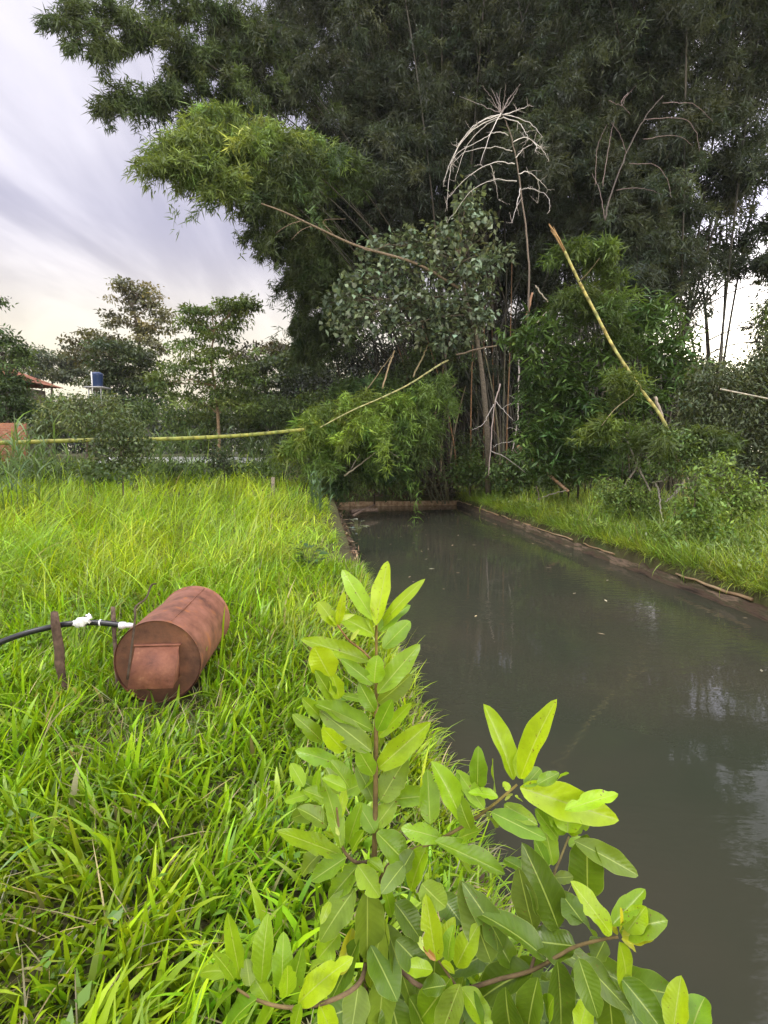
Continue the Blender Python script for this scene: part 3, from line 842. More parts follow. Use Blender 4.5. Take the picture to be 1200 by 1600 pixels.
def rc(p0, p1): return random.uniform(p0, p1)
A = [
    dict(tip=(112, 78, 17), c2=(190, -90, 19), n=700, t0=.5, bl=.8, lc=BAMM),
    dict(tip=(200, 30, 18), c2=(290, -160, 20), n=800, t0=.5, bl=1.0, lc=BAMM),
    dict(tip=(172, 170, 18.5), c2=(235, 50, 20), n=1100, t0=.62, bl=1.0, lc=BAMM),
    dict(tip=(235, 170, 19), c2=(330, 60, 21), n=800, t0=.6, bl=1.0, lc=BAMM),
    dict(tip=(262, 262, 15.5), c2=(330, 95, 17), n=1700, t0=.66, bl=1.155, lc=BAML, hang=.5),
    dict(tip=(305, 270, 16), c2=(390, 110, 18), n=1700, t0=.62, bl=1.15, lc=BAML, hang=.5),
    dict(tip=(385, 240, 16), c2=(440, 130, 18), n=1600, t0=.62, bl=1.15, lc=BAML, hang=.5),
    dict(tip=(455, 270, 16.5), c2=(490, 130, 18), n=900, t0=.6, bl=1.0, lc=BAMM),
    dict(tip=(280, 275, 15.5), c2=(320, 130, 16.5), n=900, t0=.78, bl=.7, lc=BAML, hang=.4),
    dict(tip=(350, 310, 15.8), c2=(370, 170, 17), n=900, t0=.72, bl=.9, lc=BAML, hang=.5),
    dict(tip=(430, 310, 16.2), c2=(430, 170, 17.5), n=800, t0=.72, bl=.9, lc=BAMM, hang=.8),
    dict(tip=(300, 200, 16), c2=(350, 90, 17), n=800, t0=.72, bl=.8, lc=BAML, hang=.7),
    dict(tip=(450, 470, 22), c2=(455, 330, 22), n=500, t0=.6, bl=.7, lc=BAMM, hang=.8), dict(tip=(520, 560, 22), c2=(500, 400, 22), n=500, t0=.55, bl=.7, lc=BAMM, hang=.8),
    dict(tip=(470, 560, 23), c2=(475, 430, 23), n=350, t0=.6, bl=.6, lc=BAMM, hang=.8), dict(tip=(400, 330, 20), c2=(430, 200, 21), n=600, t0=.6, bl=.8, lc=BAMM, hang=.8),
    dict(tip=(92, 40, 17), c2=(140, -120, 18.5), n=700, t0=.62, bl=.75, lc=BAMM),
    dict(tip=(465, 520, 22), c2=(462, 390, 22), n=420, t0=.7, bl=.6, lc=BAMM, hang=.9), dict(tip=(465, 575, 22.5), c2=(465, 440, 22.5), n=400, t0=.7, bl=.6, lc=BAMM, hang=.9),
    dict(tip=(350, 200, 20), c2=(400, 0, 21), n=1200, t0=.6, bl=1.3, lc=BAMM), dict(tip=(290, 130, 19.5), c2=(380, -30, 20.5), n=1200, t0=.62, bl=1.2, lc=BAMM), dict(tip=(380, 120, 20), c2=(450, -80, 21), n=1200, t0=.55, bl=1.4),
    dict(tip=(250, 60, 19), c2=(350, -110, 20), n=1000, t0=.58, bl=1.1, lc=BAMM), dict(tip=(160, 100, 18.5), c2=(240, -40, 20), n=700, t0=.6, bl=.9, lc=BAMM),
    dict(tip=(425, 400, 20.5), c2=(435, 250, 21), n=700, t0=.66, bl=.9, lc=BAMM, hang=.8), dict(tip=(440, 360, 20), c2=(450, 200, 21), n=1000, t0=.6, bl=1.1, lc=BAMM, hang=.7), dict(tip=(470, 420, 20.5), c2=(480, 270, 21), n=1000, t0=.6, bl=1.1, lc=BAMM, hang=.7),
    dict(tip=(490, 460, 21), c2=(500, 300, 21), n=900, t0=.6, bl=1.0, lc=BAMM, hang=.8), dict(tip=(530, 520, 22), c2=(530, 350, 22), n=700, t0=.6, bl=1.0, lc=BAMM, hang=.8), dict(tip=(480, 550, 22), c2=(470, 400, 22), n=500, t0=.7, bl=.7, lc=BAMM, hang=.9),
    dict(tip=(330, 90, 20), c2=(430, -120, 21), n=1000, t0=.55, bl=1.2),
    dict(tip=(395, 360, 20), c2=(440, 180, 21), n=700, t0=.6, bl=.9, lc=BAMM),
    dict(tip=(425, 400, 21), c2=(470, 230, 22), n=700, t0=.6, bl=.9, lc=BAMM),
    dict(tip=(480, 500, 22), c2=(480, 300, 22), n=750, t0=.55, bl=.7, lc=BAMM),
    dict(tip=(500, 520, 23), c2=(530, 300, 23), n=650, t0=.55, bl=.9, lc=BAMM),
    dict(tip=(560, 500, 24), c2=(560, 280, 24), n=700, t0=.5, bl=1.0),
    dict(tip=(470, 160, 20), c2=(520, -30, 21), n=900, t0=.5),
    dict(tip=(430, 40, 21), c2=(520, -180, 22), n=1000, t0=.5),
    dict(tip=(500, 330, 20), c2=(540, 130, 21), n=800, t0=.5),
    dict(tip=(600, 280, 19), c2=(600, 60, 21), n=900, t0=.5),
]
for k in range(22):
    px = rc(420, 980)
    A.append(dict(tip=(px + rc(-120, 120), rc(-350, 250), rc(18, 26)), c2=(px, rc(-500, -80), rc(20, 25)), n=1500, t0=.3, bl=1.5))
for k in range(14):
    px = rc(600, 830); py = rc(560, 690); zz = rc(20.5, 23)
    A.append(dict(tip=(px, py, zz), c2=(px + rc(-70, 70), py - rc(90, 200), zz + .4), n=320, t0=.5, bl=.8, r=.02))
for k in range(12):
    px = rc(560, 960); py = rc(400, 540); zz = rc(22, 26)
    A.append(dict(tip=(px, py, zz), c2=(px + rc(-60, 60), py - rc(150, 260), zz + .5), n=900, t0=.42, bl=1.4))
# bare leaning stems seen at the foot
for (b, top, tip) in ((675, (707, 602), (735, 500)), (662, (690, 560), (720, 470)), (690, (705, 600), (712, 480)), (706, (712, 600), (720, 470)), (735, (733, 600), (745, 430)),
                      (782, (775, 620), (752, 530)), (788, (788, 600), (792, 420)), (770, (765, 600), (770, 420)), (750, (742, 600), (735, 440)), (718, (700, 620), (650, 480)),
                      (640, (665, 590), (705, 480)), (795, (798, 600), (800, 400)), (725, (727, 600), (728, 440)), (760, (756, 600), (757, 430)), (700, (722, 610), (770, 470)), (655, (640, 600), (600, 470))):
    bz = rc(19.5, 21.5)
    A.append(dict(b=b, bz=bz, tip=(*tip, bz + .6), c2=(*top, bz + .2), n=0, r=rc(.035, .06), col=random.choice([(.15, .12, .07), (.12, .11, .06), (.18, .1, .045), (.09, .085, .05)])))
for k in range(30):
    px = rc(440, 1000); py = rc(200, 470); zz = rc(20, 26)
    A.append(dict(tip=(px, py, zz), c2=(px + rc(-60, 60), py - rc(220, 380), zz + .5), n=900, t0=.42, bl=1.35))
bamboo_clump('huge dark bamboo clump arching out over the lawn from the end of the pond', 725, 22.5, 1.3, A)
B = []
for k in range(20):
    px = rc(930, 1330)
    if 1085 < px < 1195: px += 130
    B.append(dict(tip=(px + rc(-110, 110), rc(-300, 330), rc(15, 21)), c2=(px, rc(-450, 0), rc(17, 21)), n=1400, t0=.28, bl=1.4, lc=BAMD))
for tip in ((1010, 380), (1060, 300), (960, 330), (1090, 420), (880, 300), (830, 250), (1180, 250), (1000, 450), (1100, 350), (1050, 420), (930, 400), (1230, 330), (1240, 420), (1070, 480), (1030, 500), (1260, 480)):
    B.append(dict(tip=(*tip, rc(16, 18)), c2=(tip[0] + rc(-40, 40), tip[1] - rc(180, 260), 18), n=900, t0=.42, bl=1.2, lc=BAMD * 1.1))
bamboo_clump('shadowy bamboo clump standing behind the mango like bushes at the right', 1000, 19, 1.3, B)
C = []
for k in range(30):
    px = rc(470, 1250)
    if 1060 < px < 1230: px -= 260
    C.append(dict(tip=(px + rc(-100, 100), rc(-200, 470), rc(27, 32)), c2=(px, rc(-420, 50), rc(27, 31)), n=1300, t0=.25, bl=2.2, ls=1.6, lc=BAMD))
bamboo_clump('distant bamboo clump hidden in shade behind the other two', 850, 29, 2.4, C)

# young bright bamboo drooping at the left corner of the pond
Y = []
yb = Gd(700, 18)
def yculm(tip, c2, n, bl=.55, t0=.35, lc=(.17, .25, .03), **k): return dict(tip=tip, c2=c2, n=n, bl=bl * 1.25, t0=t0, lc=np.array(lc) * [.85, .9, 1.2], ls=.9, hang=.8, r=.013, col=(.10, .10, .05), **k)
Y += [yculm((480, 660, 15.5), (550, 590, 16.5), 380), yculm((455, 705, 15), (520, 620, 16), 340, lc=(.17, .24, .03)), yculm((520, 640, 15.6), (580, 575, 16.6), 380, lc=(.2, .27, .035)), yculm((620, 690, 15.6), (640, 600, 16.6), 340, lc=(.13, .2, .035)), yculm((680, 610, 16), (690, 560, 17), 260, lc=(.12, .18, .035)), yculm((505, 668, 15.5), (600, 600, 16.5), 420), yculm((470, 690, 15), (560, 600, 16), 420, lc=(.19, .26, .03)), yculm((540, 690, 15), (590, 590, 16), 420, lc=(.2, .28, .03)),
      yculm((590, 700, 15), (610, 600, 16), 380), yculm((500, 730, 15), (520, 640, 16), 300, lc=(.14, .22, .03)), yculm((600, 650, 15.5), (640, 580, 16.5), 380), yculm((650, 640, 16), (670, 560, 17), 260),
      yculm((560, 610, 18), (590, 560, 18.5), 300, lc=(.08, .13, .03)), yculm((520, 610, 18), (560, 570, 18.5), 300, lc=(.08, .13, .03)), yculm((590, 740, 16), (600, 670, 17), 300, lc=(.06, .11, .025)),
      yculm((560, 750, 16), (570, 680, 17), 300, lc=(.06, .11, .025)), yculm((530, 760, 16), (540, 690, 17), 260, lc=(.06, .11, .025)), yculm((640, 720, 17), (630, 650, 17.5), 200, lc=(.06, .1, .025))]
for y in Y: y['b'] = rc(640, 710); y['bz'] = rc(17.3, 18.5)
root = bamboo_clump('low yellow green bamboo drooping over the left end of the pond', 690, 18, .5, Y)

# bamboo sprays by the yellow pole
Z_ = [dict(tip=(960, 400, 13), c2=(900, 330, 13.6), n=300, bl=.5, t0=.5, lc=np.array([.09, .14, .03]), ls=.8, r=.02), dict(tip=(880, 400, 13), c2=(900, 340, 13.6), n=300, bl=.5, t0=.5, lc=np.array([.09, .15, .03]), ls=.8, r=.02),
      dict(tip=(890, 470, 12.8), c2=(930, 420, 13.4), n=360, bl=.6, t0=.4, lc=np.array([.08, .13, .03]), ls=.8, r=.02), dict(tip=(950, 480, 12.8), c2=(940, 420, 13.4), n=360, bl=.6, t0=.4, lc=np.array([.08, .13, .03]), ls=.8, r=.02),
      dict(tip=(950, 600, 11.6), c2=(985, 560, 12.4), n=300, bl=.5, t0=.5, lc=np.array([.1, .15, .03]), ls=.8, r=.018), dict(tip=(935, 680, 11.3), c2=(990, 630, 12), n=330, bl=.5, t0=.5, lc=np.array([.11, .16, .03]), ls=.8, r=.018),
      dict(tip=(1120, 690, 10.4), c2=(1070, 650, 11), n=260, bl=.5, t0=.5, lc=np.array([.08, .12, .03]), ls=.8, r=.018), dict(tip=(1040, 690, 10.4), c2=(1060, 650, 11), n=260, bl=.5, t0=.5, lc=np.array([.08, .12, .03]), ls=.8, r=.018)]
for z in Z_: z['b'] = rc(960, 1040); z['bz'] = 13.5
bamboo_clump('young feathery bamboo growing round the leaning yellow pole', 1000, 13.5, .5, Z_)

# ------------------------------------------------------------------ trees and shrubs
GT = 'trees beyond the lawn'
plant('tree', 'tall thin crowned tree with tan sparse foliage rising highest above the lawn', 'tree', Gd(232, 42), [(228, 640), (220, 560), (212, 500), (205, 470)], 42,
      [(185, 452, 34, 14), (220, 452, 34, 16), (200, 475, 42, 16), (240, 478, 26, 20), (215, 505, 40, 20), (255, 500, 24, 20), (180, 500, 22, 12, 0, .7), (235, 535, 40, 22)], .3, .15, (.15, .15, .075), 1.8, GT, (.16, .13, .1), .2, style='layer')
plant('tree', 'olive flat topped tree left of the tall thin crowned tree', 'tree', Gd(150, 40), [(150, 640), (148, 580), (145, 545)], 40,
      [(135, 525, 34, 14), (160, 530, 36, 18), (115, 545, 24, 10), (185, 545, 28, 16), (150, 555, 40, 18)], .3, .15, (.1, .1, .04), 2.0, GT, (.14, .11, .08), .18, style='layer')
plant('tree', 'dense dark green tree standing right behind the blue water tank', 'tree', Gd(195, 33), [(195, 660), (192, 610)], 33,
      [(180, 560, 44, 32), (215, 570, 40, 36), (190, 605, 48, 36), (225, 625, 40, 36), (160, 590, 30, 28), (200, 645, 40, 26)], .24, .11, (.075, .105, .046), 2.9, GT, (.07, .06, .05), .16, style='layer')
plant('slender_tree', 'slender light green tree with a pale bare trunk at the lawn edge', 'tree', Gd(342, 24), [(341, 660), (337, 610), (330, 560), (338, 500)], 24,
      [(330, 480, 40, 18), (300, 500, 34, 20), (365, 490, 36, 24), (345, 515, 44, 22), (385, 478, 34, 12), (290, 545, 34, 24, 0, .8), (330, 555, 44, 26, 0, .8), (285, 590, 46, 28), (350, 590, 50, 30), (310, 625, 56, 26), (370, 630, 44, 26), (255, 600, 26, 20)],
      .19, .075, (.125, .18, .045), 2.2, GT, (.24, .17, .1), .09, style='layer')
plant('tree', 'dark spreading tree touching the left side of the bamboo', 'tree', Gd(440, 34), [(440, 650), (438, 600)], 34,
      [(420, 570, 44, 24), (470, 560, 44, 26), (445, 600, 56, 34), (400, 610, 40, 34), (490, 600, 44, 40), (430, 640, 54, 28), (380, 590, 30, 24)], .24, .11, (.08, .115, .045), 2.9, GT, (.06, .05, .04), .16, style='layer')
plant('tree', 'brownish feathery tree peeping over the dark spreading tree', 'tree', Gd(415, 44), [(415, 620), (412, 560)], 44,
      [(400, 552, 46, 16), (440, 548, 40, 16), (375, 560, 26, 14), (480, 545, 36, 22)], .3, .14, (.085, .075, .04), 1.8, GT, (.1, .08, .06), .2, style='layer')
plant('tree', 'low pale tree seen above the red roof', 'tree', Gd(80, 52), [(80, 640), (82, 590)], 52,
      [(60, 565, 40, 18), (100, 560, 38, 20), (85, 585, 54, 24), (125, 575, 30, 22), (30, 555, 34, 24)], .34, .17, (.08, .1, .055), 2.4, GT, (.1, .08, .06), .2, style='layer')
plant('tree', 'dark bushy tree cut by the left picture edge beside the red roof', 'tree', Gd(12, 20), [(12, 640), (12, 580)], 20,
      [(5, 530, 26, 20), (25, 550, 22, 26), (15, 590, 36, 34), (28, 622, 20, 34), (5, 640, 34, 30), (-30, 560, 34, 50), (40, 575, 12, 14), (-8, 470, 10, 16, 0, .7)], .15, .065, (.065, .105, .035), 2.8, GT, (.07, .06, .05), .1, style='layer')
# far wood closing the view
mb = MB()
for px in np.arange(-200, 1500, 38):
    zz = rc(60, 80); top = rc(600, 640) if px < 470 else rc(520, 600)
    c = P(px, (top + 720) / 2, zz); r = np.array([32 * zz / F, 4, (720 - top) / 2 * zz / F])
    pts, dd = blob_points(c, r, 150); leafy(mb, pts, .6, 14, .5, .26, (.06, .075, .045))
tag(mb.build('far_wood', M['leaf']), 'dark belt of distant woodland closing the view', 'woodland', kind='stuff')
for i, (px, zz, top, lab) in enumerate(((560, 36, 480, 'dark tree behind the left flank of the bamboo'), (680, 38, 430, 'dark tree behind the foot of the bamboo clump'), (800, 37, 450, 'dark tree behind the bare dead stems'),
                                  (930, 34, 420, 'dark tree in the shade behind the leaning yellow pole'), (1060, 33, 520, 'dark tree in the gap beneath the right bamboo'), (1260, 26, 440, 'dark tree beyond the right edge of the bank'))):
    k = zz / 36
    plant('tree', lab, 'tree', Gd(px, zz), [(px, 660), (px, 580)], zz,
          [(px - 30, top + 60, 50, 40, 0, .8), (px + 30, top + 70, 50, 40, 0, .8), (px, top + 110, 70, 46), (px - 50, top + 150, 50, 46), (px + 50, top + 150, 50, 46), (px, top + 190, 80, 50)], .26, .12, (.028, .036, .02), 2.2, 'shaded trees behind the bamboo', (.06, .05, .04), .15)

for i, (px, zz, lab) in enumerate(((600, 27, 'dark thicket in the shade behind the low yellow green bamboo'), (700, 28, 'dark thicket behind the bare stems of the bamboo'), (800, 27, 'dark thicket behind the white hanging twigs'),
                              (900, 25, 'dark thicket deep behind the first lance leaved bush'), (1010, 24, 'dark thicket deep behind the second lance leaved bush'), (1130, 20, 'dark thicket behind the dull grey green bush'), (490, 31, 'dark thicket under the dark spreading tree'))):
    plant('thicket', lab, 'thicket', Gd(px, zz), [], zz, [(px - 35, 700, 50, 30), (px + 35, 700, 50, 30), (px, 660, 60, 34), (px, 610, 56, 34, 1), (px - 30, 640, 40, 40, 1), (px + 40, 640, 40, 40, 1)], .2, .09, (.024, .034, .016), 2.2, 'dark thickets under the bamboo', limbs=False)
# grey-green broadleaf in front of the bamboo
plant('broadleaf_tree', 'grey green round leaved tree standing before the bamboo with one long bare branch', 'tree', Gd(765, 17.5), [(762, 690), (755, 600), (745, 530), (725, 450), (715, 390)], 17,
      [(735, 312, 26, 24), (745, 345, 36, 26), (700, 370, 40, 26), (770, 395, 30, 22), (640, 375, 40, 20), (590, 385, 34, 20), (680, 415, 60, 32), (740, 430, 46, 34), (610, 430, 50, 28), (560, 440, 36, 24), (650, 470, 60, 32), (720, 480, 46, 34),
       (590, 490, 44, 24, 0, .8), (690, 520, 40, 24), (745, 500, 26, 34), (530, 470, 30, 26, 0, .8), (545, 505, 34, 22, 0, .8), (630, 515, 34, 20, 0, .8)],   .19, .125, (.13, .17, .10), 1.9, None, (.12, .1, .07), .1, mat='leaf_gloss', m=8, droop=.3, depth=.7)
mb = MB(); tube(mb, poly([P(716, 450, 17), P(650, 412, 16.6), P(560, 385, 16), P(500, 358, 15.6), P(445, 332, 15.3), P(408, 318, 15)], 24), np.linspace(.05, .018, 24), 6, (.16, .12, .08))
for (a, b, c) in (((520, 365), (505, 345), (540, 342)), ((470, 345), (450, 352), (430, 365)), ((490, 352), (470, 360), (455, 375)), ((560, 385), (580, 392), (610, 380))):
    tube(mb, poly([P(*a, 15.7), P(*b, 15.6), P(*c, 15.5)], 8), np.linspace(.016, .006, 8), 5, (.16, .12, .08))
o = [x for x in COL.objects if x.name.startswith('broadleaf_tree')][0]
mb.build('bare_branch', M['bark'], o)

# lance leaved bushes
GB = 'lance leaved bushes on the right bank'
plant('mango_bush', 'lance leaved bush in front of the dark bamboo beside the white twigs', 'bush', Gd(880, 16.2), [(878, 690, 16), (872, 620, 15.6), (868, 560, 15)], 14,
      [(810, 520, 34, 22), (850, 512, 44, 26), (880, 545, 40, 26), (820, 555, 26, 18), (850, 575, 40, 24), (900, 590, 40, 30), (850, 630, 44, 34, .4), (880, 670, 50, 36, .4), (830, 680, 34, 40, .5), (920, 640, 40, 30)], .27, .058, (.1, .175, .045), 1.9, GB, (.04, .035, .025), .05, 'whorl', 'leaf_gloss', .3, 11)
plant('mango_bush', 'lance leaved bush overhanging the lower half of the leaning yellow pole', 'bush', Gd(1015, 15.6), [(1012, 700, 15.4), (1005, 620, 15), (1010, 540, 14.4)], 13.6,
      [(980, 490, 40, 26), (1030, 490, 44, 30), (1000, 525, 50, 30), (1055, 530, 40, 30), (960, 540, 34, 26), (1040, 570, 44, 30), (980, 590, 44, 30), (930, 560, 30, 26), (1010, 630, 50, 34), (1075, 590, 36, 34)], .27, .058, (.09, .16, .04), 1.9, GB, (.04, .035, .025), .05, 'whorl', 'leaf_gloss', .3, 11)
plant('dark_bush', 'dull grey green feathery bush under the right bamboo', 'bush', Gd(1140, 12.5), [(1140, 740), (1135, 660)], 12.5,
      [(1110, 600, 44, 40), (1170, 610, 50, 46), (1210, 570, 40, 50), (1130, 660, 54, 40), (1190, 680, 54, 44), (1090, 650, 34, 34), (1150, 720, 56, 36), (1215, 740, 40, 40), (1230, 650, 50, 50)], .12, .036, (.095, .12, .06), 2.4, None, (.09, .07, .05), .06)
plant('bright_tree', 'bright yellow green branch tip showing in the gap at the right edge', 'tree', Gd(1230, 22), [(1225, 600), (1215, 520), (1205, 490)], 22,
      [(1195, 482, 18, 14), (1215, 500, 26, 16), (1230, 470, 24, 24)], .2, .06, (.16, .22, .03), 1.6, None, (.08, .06, .05), .06)
GU = 'leafy undergrowth along the foot of the bamboo'
for (label, px, zz, bl, colr) in (
    ('leafy undergrowth at the right corner of the pond end', 735, 18.2, [(715, 745, 30, 20), (745, 735, 34, 26), (770, 750, 30, 20), (730, 715, 26, 20, .6)], (.10, .16, .04)),
    ('leafy undergrowth below the bare white twigs', 800, 17, [(790, 735, 34, 26), (820, 725, 34, 28), (850, 745, 34, 24), (810, 760, 36, 16)], (.09, .145, .04)),
    ('leafy undergrowth around the end of the brown pole', 890, 15.5, [(880, 720, 40, 26), (910, 735, 40, 26), (865, 750, 30, 18), (935, 715, 34, 30), (900, 690, 44, 24)], (.09, .145, .04)),
    ('brown leaf litter bank with roots behind the pond sill', 650, 19.3, [(620, 765, 30, 12), (660, 755, 40, 20), (640, 740, 36, 18), (690, 765, 26, 14)], (.06, .05, .025))):
    plant('undergrowth_bush', label, 'bush', Gd(px, zz), [(px, 750), (px, 735)], zz, bl, .13, .07, colr, 1.9, GU, (.08, .06, .04), .03, m=8)
plant('tree', 'dark feathery tree filling the gap at the right under the bamboo', 'tree', Gd(1110, 24), [(1110, 640), (1105, 540), (1100, 460)], 24,
      [(1085, 425, 30, 30, 0, .8), (1185, 510, 26, 18, 0, .7), (1150, 405, 24, 14, 0, .6), (1060, 500, 30, 30), (1205, 535, 30, 20), (1215, 430, 18, 30, 0, .7), (1100, 375, 36, 22, 0, .7), (1110, 580, 60, 24), (1190, 585, 40, 26), (1215, 350, 24, 24, 0, .7)], .2, .07, (.06, .075, .035), 1.5, None, (.06, .05, .04), .1, m=20)
plant('corner_bush', 'dense green bush hanging over the far left corner of the pond', 'bush', Gd(585, 17.5), [(585, 745)], 16.6,
      [(500, 745, 34, 24), (535, 715, 34, 24), (560, 755, 40, 22), (600, 735, 40, 26), (640, 715, 34, 28), (590, 695, 40, 24), (625, 755, 34, 18, .6), (665, 690, 30, 26, .5), (480, 720, 26, 22)], .16, .032, (.105, .16, .04), 1.7, None, (.08, .06, .04), .03, m=10, droop=.7)
plant('vine_tangle', 'leafy vines climbing over the bare stems of the bamboo', 'vine', Gd(700, 18.6), [(700, 720), (695, 640), (690, 560)], 18.4,
      [(660, 560, 30, 24), (690, 600, 22, 30, 0, .6), (640, 590, 30, 24), (720, 560, 26, 20, 0, .7), (675, 680, 24, 26, 0, .6), (735, 690, 26, 20), (640, 640, 26, 30)], .13, .05, (.065, .10, .035), 1.3, None, (.08, .06, .04), .02, m=8)
plant('mango_bush', 'dark lance leaved bush low on the bank left of the leaning yellow pole', 'bush', Gd(905, 15), [(905, 740, 15), (905, 700, 15)], 14.2,
      [(880, 610, 40, 30), (920, 660, 40, 34), (870, 690, 40, 34), (950, 700, 44, 30), (905, 730, 50, 24), (840, 720, 34, 26), (970, 650, 34, 30), (985, 740, 40, 24), (830, 610, 26, 30)], .24, .052, (.06, .11, .03), 1.7, GB, (.04, .035, .025), .04, 'whorl', 'leaf_gloss', .3, 11)
for (lab, px, zz, bl, colr) in (('leafy bush under the slender light green tree', 300, 26, [(270, 650, 30, 26), (300, 665, 36, 26), (330, 650, 30, 26), (290, 690, 44, 16)], (.115, .17, .05)),
                              ('leafy bush between the slender tree and the dark spreading tree', 390, 27, [(370, 650, 34, 28), (400, 665, 34, 28), (420, 645, 30, 26), (395, 695, 44, 14)], (.1, .15, .05)),
                              ('leafy bush touching the yellow green bamboo', 455, 25, [(440, 640, 34, 28), (470, 655, 34, 30), (490, 630, 30, 30), (455, 690, 40, 18)], (.095, .145, .045)),
                              ('leafy bush below the blue water tank', 190, 24, [(165, 640, 26, 22), (200, 655, 30, 26), (225, 640, 26, 24), (190, 685, 44, 16)], (.105, .16, .05)),
                              ('leafy bush hiding the house wall', 85, 22, [(60, 640, 26, 22), (95, 640, 30, 24), (70, 670, 40, 22), (120, 660, 30, 24)], (.1, .15, .045)),
                              ('leafy bush behind the orange wall', 20, 23, [(0, 640, 34, 24), (35, 640, 30, 24), (20, 620, 26, 20)], (.06, .095, .03))):
    plant('hedge_bush', lab, 'bush', Gd(px, zz), [(px, 700), (px, 670)], zz, bl, .17, .07, colr, 2.0, 'bushes along the far side of the lawn', (.07, .06, .05), .03, m=14)
GS = 'small shrubs along the right bank'
for (label, px, zz, bl, colr) in (
    ('upright leafy shrub on the bank nearest the right edge', 1085, 8.6, [(1085, 775, 26, 26), (1070, 810, 26, 26), (1100, 800, 30, 30), (1090, 745, 14, 18), (1065, 840, 26, 20), (1110, 835, 34, 22)], (.14, .22, .045)),
    ('yellow tinged shrub in front of the dull grey green bush', 1145, 9.6, [(1130, 755, 30, 26), (1165, 765, 34, 26), (1120, 720, 18, 20), (1180, 790, 36, 24), (1140, 790, 34, 22)], (.16, .24, .045)),
    ('low bushy shrub between the bank grass and the dead branches', 985, 11.2, [(960, 780, 30, 22), (990, 770, 30, 22), (1010, 790, 30, 22), (945, 760, 20, 16)], (.13, .2, .045)),
    ('leafy sapling with hanging leaves below the leaning yellow pole', 1055, 10.4, [(1040, 700, 26, 20), (1065, 690, 30, 20), (1080, 715, 26, 20), (1030, 730, 26, 18), (1060, 735, 30, 18)], (.11, .17, .045))):
    plant('small_shrub', label, 'shrub', Gd(px, zz), [(px, 790), (px, 760)], zz, bl, .085, .036, colr, 1.7, GS, (.14, .11, .08), .018, m=9, depth=.8)
# shrubs beyond the lawn
plant('mound_shrub', 'grey green rounded shrub below the red roof', 'shrub', Gd(135, 17), [(135, 670), (135, 650)], 17,
      [(138, 626, 22, 10, .5), (118, 634, 34, 14), (165, 634, 26, 14, -.5), (130, 652, 40, 18, -.5), (80, 642, 26, 18), (190, 655, 26, 16), (70, 668, 34, 18, .5), (150, 672, 40, 16), (205, 668, 20, 12)], .15, .05, (.12, .155, .06), 1.8, None, (.1, .08, .06), .05)
plant('dark_shrub', 'leafy dark shrub rising in front of the long horizontal bamboo pole', 'shrub', Gd(190, 11.2), [(190, 720), (188, 690)], 11.2,
      [(180, 668, 34, 22), (205, 690, 34, 22), (150, 690, 26, 20), (175, 700, 26, 20), (200, 720, 34, 18), (225, 705, 20, 20), (180, 735, 26, 12)], .09, .045, (.06, .085, .03), 1.3, None, (.09, .07, .05), .02, m=8)
plant('dark_shrub', 'small dark shrub below the slender light green tree', 'shrub', Gd(352, 14.5), [(350, 735), (350, 720)], 14.5,
      [(345, 712, 20, 14), (355, 728, 20, 16), (335, 725, 14, 12)], .1, .05, (.04, .058, .022), 1.5, None, (.07, .06, .05), .02, m=8)
GR = 'low weeds along the foot of the trees'
for (lab, px, zz) in (('low weeds under the middle of the long horizontal pole', 290, 15.5), ('low weeds between the dark shrub and the pale track', 245, 16.5), ('low weeds by the grey post at the lawn edge', 410, 15), ('low weeds at the left end of the horizontal pole', 60, 14), ('low weeds in front of the orange wall', 20, 16), ('low weeds under the grey green mound', 130, 15), ('low weeds hiding the middle of the pale track', 335, 20), ('low weeds before the dark shrub', 165, 10.5)):
    plant('weed_patch', lab, 'weeds', Gd(px, zz), [], zz, [(px - 25, 735, 30, 12), (px + 25, 738, 32, 12), (px, 728, 34, 9, 1)], .1, .04, (.06, .095, .026), 1.4, GR, m=8, limbs=False)

# reeds: tall cane grass
def reed(label, px, zc, n, hgt, colr, spread=.3, group='tall cane grass tufts'):
    b = Gd(px, zc); t = thing('cane_grass', b, label, 'cane grass', group)
    mb = MB()
    for k in range(n):
        p0 = b + np.array([rng.normal(0, spread), rng.normal(0, spread), -.05]); h = hgt * rc(.7, 1.1); az = rc(0, 6.28); ln = rc(.02, .16)
        st = bez([p0, p0 + [0, 0, h * .6], p0 + [math.cos(az) * h * ln, math.sin(az) * h * ln, h]], 8)
        tube(mb, st, np.linspace(.012, .004, 8), 5, np.array(colr) * .9)
        nl = 11; ti = rng.uniform(.25, 1, nl); i = (ti * 7).astype(int)
        blades(mb, st[i], rng.uniform(0, 6.28, nl), rng.uniform(.5, .9, nl) * hgt * .38, rng.uniform(.022, .036, nl), rng.uniform(.2, .5, nl), rng.uniform(.9, 1.8, nl), tintvar(colr, nl, .2), 5)
    mb.build('blades', M['grass'], t)
reed('cane tuft at the foot of the orange wall', 25, 16, 16, 1.5, (.1, .16, .05), .7)
reed('cane tuft left of the grey green mound', 85, 15, 14, 1.5, (.1, .155, .045), .6)
reed('cane tuft between the mound and the slender tree', 215, 17, 16, 1.5, (.1, .15, .05), .6)
reed('cane tuft at the far lawn edge under the dark tree', 430, 18, 14, 1.3, (.085, .13, .04), .6)
reed('tall cane grass at the left picture edge', 12, 11, 12, 2.3, (.12, .19, .06), .35)
reed('second cane tuft reaching over the orange wall', 40, 13, 8, 1.9, (.11, .18, .05), .3)
reed('cane tuft beside the dark shrub by the pole', 250, 15, 18, 1.6, (.09, .15, .04), .5)
reed('cane tuft behind the pole left of the slender tree', 300, 18, 16, 1.6, (.085, .14, .04), .6)
reed('cane tuft behind the pole right of the slender tree', 375, 19, 14, 1.4, (.085, .135, .04), .6)
